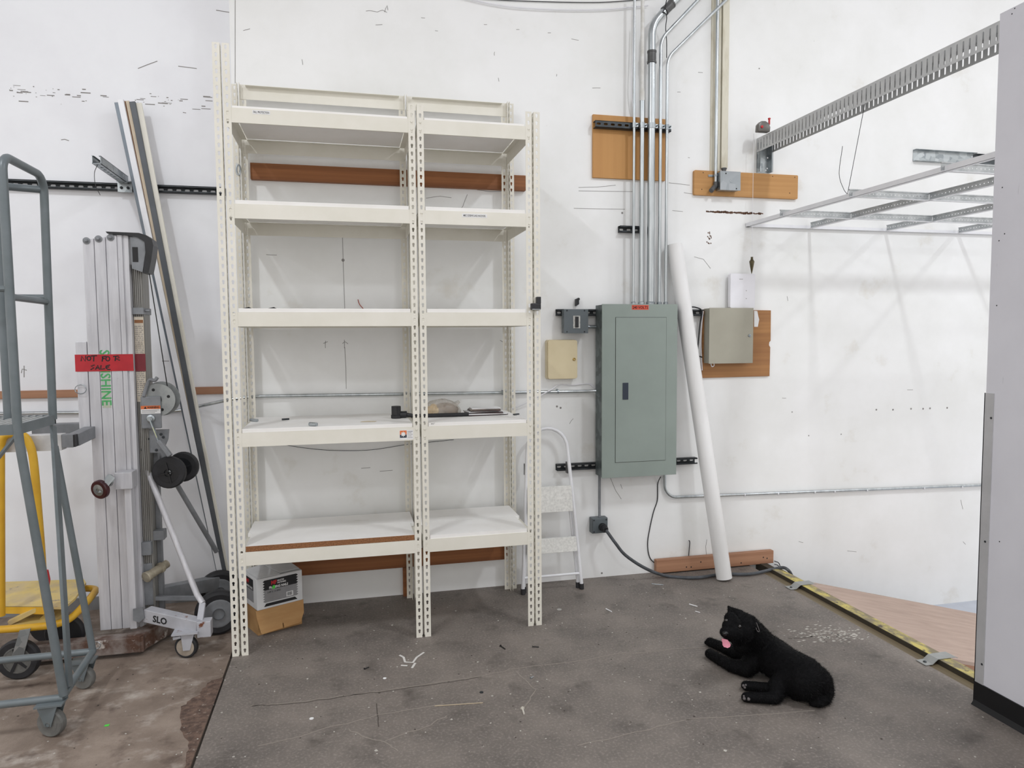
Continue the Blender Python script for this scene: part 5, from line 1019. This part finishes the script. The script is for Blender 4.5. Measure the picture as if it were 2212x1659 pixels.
q = at(231, 1567, Z=.0006); ob('tape_scrap', M().prism([q+V((-.009, -.007, 0)), q+V((.008, -.008, 0)), q+V((.009, .007, 0)), q+V((-.008, .006, 0))], (0, 0, .001)), LIME, label='tiny bright green scrap on the stained slab', cat='scrap')

# ------------------------------------------------------------------ the dog
dg_ = M()
def G(x, y, z): return at(x, y, Z=z)
def capsule(chain, n=18):
    """chain of (point, radius): spheres plus connecting tubes"""
    for p_, r_ in chain: dg_.sphere(p_, r_, 16, 10)
    for (a_, ra), (b_, rb) in zip(chain, chain[1:]):
        k_ = 6; dg_.tube([a_.lerp(b_, i/k_) for i in range(k_+1)], ra, n, True, [ra+(rb-ra)*i/k_ for i in range(k_+1)])
ch_ = G(1658, 1412, .095); md = G(1700, 1440, .098); pe_ = G(1737, 1462, .094)
capsule([(G(1636, 1398, .115), .070), (ch_, .088), (md, .083), (pe_, .088)])
dg_.sphere(G(1760, 1472, .08), .072)
H = at(1599, 1351, Y=-.845); MZ = at(1578, 1367, Y=-.905); NS = at(1567, 1369, Y=-.930)
capsule([(G(1645, 1395, .13), .072), (H+V((.055, .03, -.03)), .060)])
dg_.sphere(H, .065, sc=(1.03, 1, .95)); dg_.sphere(H+V((-.010, -.02, -.012)), .055); dg_.sphere(at(1604, 1392, Y=-.80), .045); dg_.sphere(at(1592, 1384, Y=-.85), .028); dg_.sphere(at(1579, 1337, Y=-.868), .031); dg_.sphere(at(1574, 1353, Y=-.885), .030); dg_.sphere(at(1584, 1348, Y=-.88), .036)
capsule([(H+V((-.012, -.015, -.018)), .047), (MZ+V((.004, .0, .004)), .036), (NS+V((.008, .014, .0)), .025)])
capsule([(H+V((0, -.01, -.04)), .03), (MZ+V((.008, .01, -.030)), .016), (NS+V((.014, .02, -.028)), .011)])
for e_ in (at(1598, 1346, Y=-.885), at(1576, 1337, Y=-.88)): dg_.sphere(e_, .013)
capsule([(G(1634, 1420, .085), .058), (G(1612, 1444, .040), .040), (G(1580, 1438, .032), .030), (G(1553, 1424, .027), .025), (G(1533, 1412, .024), .0235)])
capsule([(G(1616, 1408, .080), .050), (G(1590, 1410, .035), .033), (G(1556, 1396, .028), .025), (G(1534, 1387, .024), .023)])
capsule([(pe_+V((-.02, -.03, -.005)), .078), (G(1700, 1468, .072), .062), (G(1683, 1482, .050), .046), (G(1674, 1508, .026), .026), (G(1640, 1507, .024), .023), (G(1612, 1506, .022), .0215)])
capsule([(G(1690, 1478, .045), .04), (G(1668, 1488, .028), .026), (G(1640, 1484, .026), .022), (G(1611, 1481, .024), .021)])
capsule([(G(1782, 1474, .06), .034), (G(1787, 1493, .036), .029), (G(1781, 1510, .026), .026), (G(1768, 1518, .021), .021), (G(1755, 1519, .016), .015)])
capsule([(G(1742, 1492, .04), .036), (G(1720, 1497, .035), .032)])
for a_, b_, c_ in (((1530, 1408), (1526, 1413), (1531, 1416)), ((1530, 1384), (1525, 1388), (1530, 1391)), ((1608, 1502), (1606, 1507), (1609, 1511)), ((1607, 1478), (1605, 1482), (1608, 1485))):
    for t_ in (a_, b_, c_): dg_.sphere(G(t_[0], t_[1], .016), .0105, 10, 8)
el_ = [at(1577, 1333, Y=-.84), at(1573, 1310, Y=-.835), at(1580, 1313, Y=-.83), at(1600, 1322, Y=-.825)]
for i in range(9):
    t_ = i/8; capsule([(el_[0].lerp(el_[3], t_), .011), (el_[1].lerp(el_[2], t_), .0055)], 8)
er = [at(1612, 1328, Y=-.85), at(1630, 1334, Y=-.862), at(1640, 1363, Y=-.885), at(1628, 1350, Y=-.885)]
for i in range(7):
    t_ = i/6; capsule([(er[0].lerp(er[3], t_), .009), (er[1].lerp(er[2], t_), .0058)], 8)
dz = min(v.z for v in dg_.v)
raw = finish('dog_raw', dg_, FUR, V((0, 0, 0)))
rm = raw.modifiers.new('r', 'REMESH'); rm.mode = 'VOXEL'; rm.voxel_size = .0045
sm_ = raw.modifiers.new('s', 'SMOOTH'); sm_.factor = .5; sm_.iterations = 5
dgr = bpy.context.evaluated_depsgraph_get(); dgr.update(); me = raw.evaluated_get(dgr).to_mesh()
dvs = [v.co.copy() for v in me.vertices]; dfs = [tuple(p_.vertices) for p_ in me.polygons]; dno = [v.normal.copy() for v in me.vertices]
raw.evaluated_get(dgr).to_mesh_clear(); bpy.data.objects.remove(raw)
for v in dvs: v.z = max(v.z, .001)
dbase = V((2.38, -.92, 0)); dog = root('dog', dbase, 'small black dog lying on the concrete with its pink tongue out', 'dog')
bm_ = M(); bm_.v = dvs; bm_.f = dfs
ob('body', bm_, FUR, dog, smooth=True)
from mathutils.bvhtree import BVHTree
tree = BVHTree.FromPolygons(dvs, dfs)
def hit(x, y):
    d = (FW+RT*((x-1106)/FPX)+UP*((829.5-y)/FPX)).normalized(); h_ = tree.ray_cast(CAM, d); return h_[0], h_[1], d
EYES = [(hit(x, y), r_) for x, y, r_ in ((1569.5, 1340.5, .0095), (1597, 1353.5, .0105))]
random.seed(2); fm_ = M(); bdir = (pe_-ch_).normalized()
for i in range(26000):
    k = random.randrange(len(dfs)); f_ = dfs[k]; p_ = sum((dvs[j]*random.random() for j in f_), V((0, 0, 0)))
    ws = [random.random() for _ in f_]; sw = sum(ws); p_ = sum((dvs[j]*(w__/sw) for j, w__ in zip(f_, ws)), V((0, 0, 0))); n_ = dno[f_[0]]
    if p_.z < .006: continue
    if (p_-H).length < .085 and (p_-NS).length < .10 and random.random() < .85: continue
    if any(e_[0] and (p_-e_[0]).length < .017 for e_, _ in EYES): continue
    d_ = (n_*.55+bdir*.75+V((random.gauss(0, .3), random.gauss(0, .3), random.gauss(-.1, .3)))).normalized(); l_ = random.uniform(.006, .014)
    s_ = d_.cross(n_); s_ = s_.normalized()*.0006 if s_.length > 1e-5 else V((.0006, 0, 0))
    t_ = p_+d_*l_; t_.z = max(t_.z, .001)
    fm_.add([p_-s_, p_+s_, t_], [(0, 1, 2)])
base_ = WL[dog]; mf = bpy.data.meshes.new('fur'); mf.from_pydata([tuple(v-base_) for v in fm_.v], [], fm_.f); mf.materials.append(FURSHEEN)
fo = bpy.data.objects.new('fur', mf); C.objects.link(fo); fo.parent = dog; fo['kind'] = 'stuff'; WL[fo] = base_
for (h_, n_, d), r_ in EYES:
    if h_: ob('eye', M().sphere(h_+d*.0012, r_*.85, 14, 10), EYE, dog, smooth=True)
h_, n_, d = hit(1567, 1368)
if h_: ob('nose', M().sphere(h_+d*.004, .0125, 14, 10, sc=(1.15, 1, .85)), NOSE, dog, smooth=True)
tg = [(1566, 1381), (1568, 1386), (1570, 1391), (1569, 1396), (1568, 1399)]
h_, n_, d = hit(1570, 1384); yT = (h_.y if h_ else -.93)-.006
m = M(); vs = []; wd = [.010, .0135, .0145, .0125, .006]
rows = [at(x, y, Y=yT-.003*i) for i, (x, y) in enumerate(tg)]; sid = (RT-UP*.25).normalized()
for i, c_ in enumerate(rows):
    for t_ in (-1, -.5, 0, .5, 1): vs.append(c_+sid*(wd[i]*t_*1.25)+V((0, .0025*(abs(t_)-1), 0))*(-1))
fs = [(i*5+j, i*5+j+1, i*5+j+6, i*5+j+5) for i in range(4) for j in range(4)]
vs2 = vs+[v+V((0, .004, 0)) for v in vs]; n25 = 25
fs2 = fs+[tuple(k+n25 for k in f_)[::-1] for f_ in fs]
edge = [0, 1, 2, 3, 4, 9, 14, 19, 24, 23, 22, 21, 20, 15, 10, 5]
fs2 += [(edge[i], edge[(i+1) % 16], edge[(i+1) % 16]+n25, edge[i]+n25) for i in range(16)]
ob('tongue', M().add(vs2, fs2), TONGUE, dog, smooth=True)
for x, y, r_ in ((1606, 1481, .0065), (1611, 1480, .0055), (1609, 1485, .006), (1608, 1509, .0075), (1617, 1510, .0075), (1607, 1504, .005)):
    h_, n_, d = hit(x, y)
    if h_: ob('paw_pad', M().sphere(h_+d*.002, r_, 10, 8), PAD, dog, smooth=True)
ob('ear_edge', M().tube(smoothpts([at(1634, 1345, Y=-.892), at(1638, 1356, Y=-.896), at(1640, 1364, Y=-.898), at(1636, 1363, Y=-.899), at(1633, 1356, Y=-.897)]), .0016, 6), PAD, dog, smooth=True)
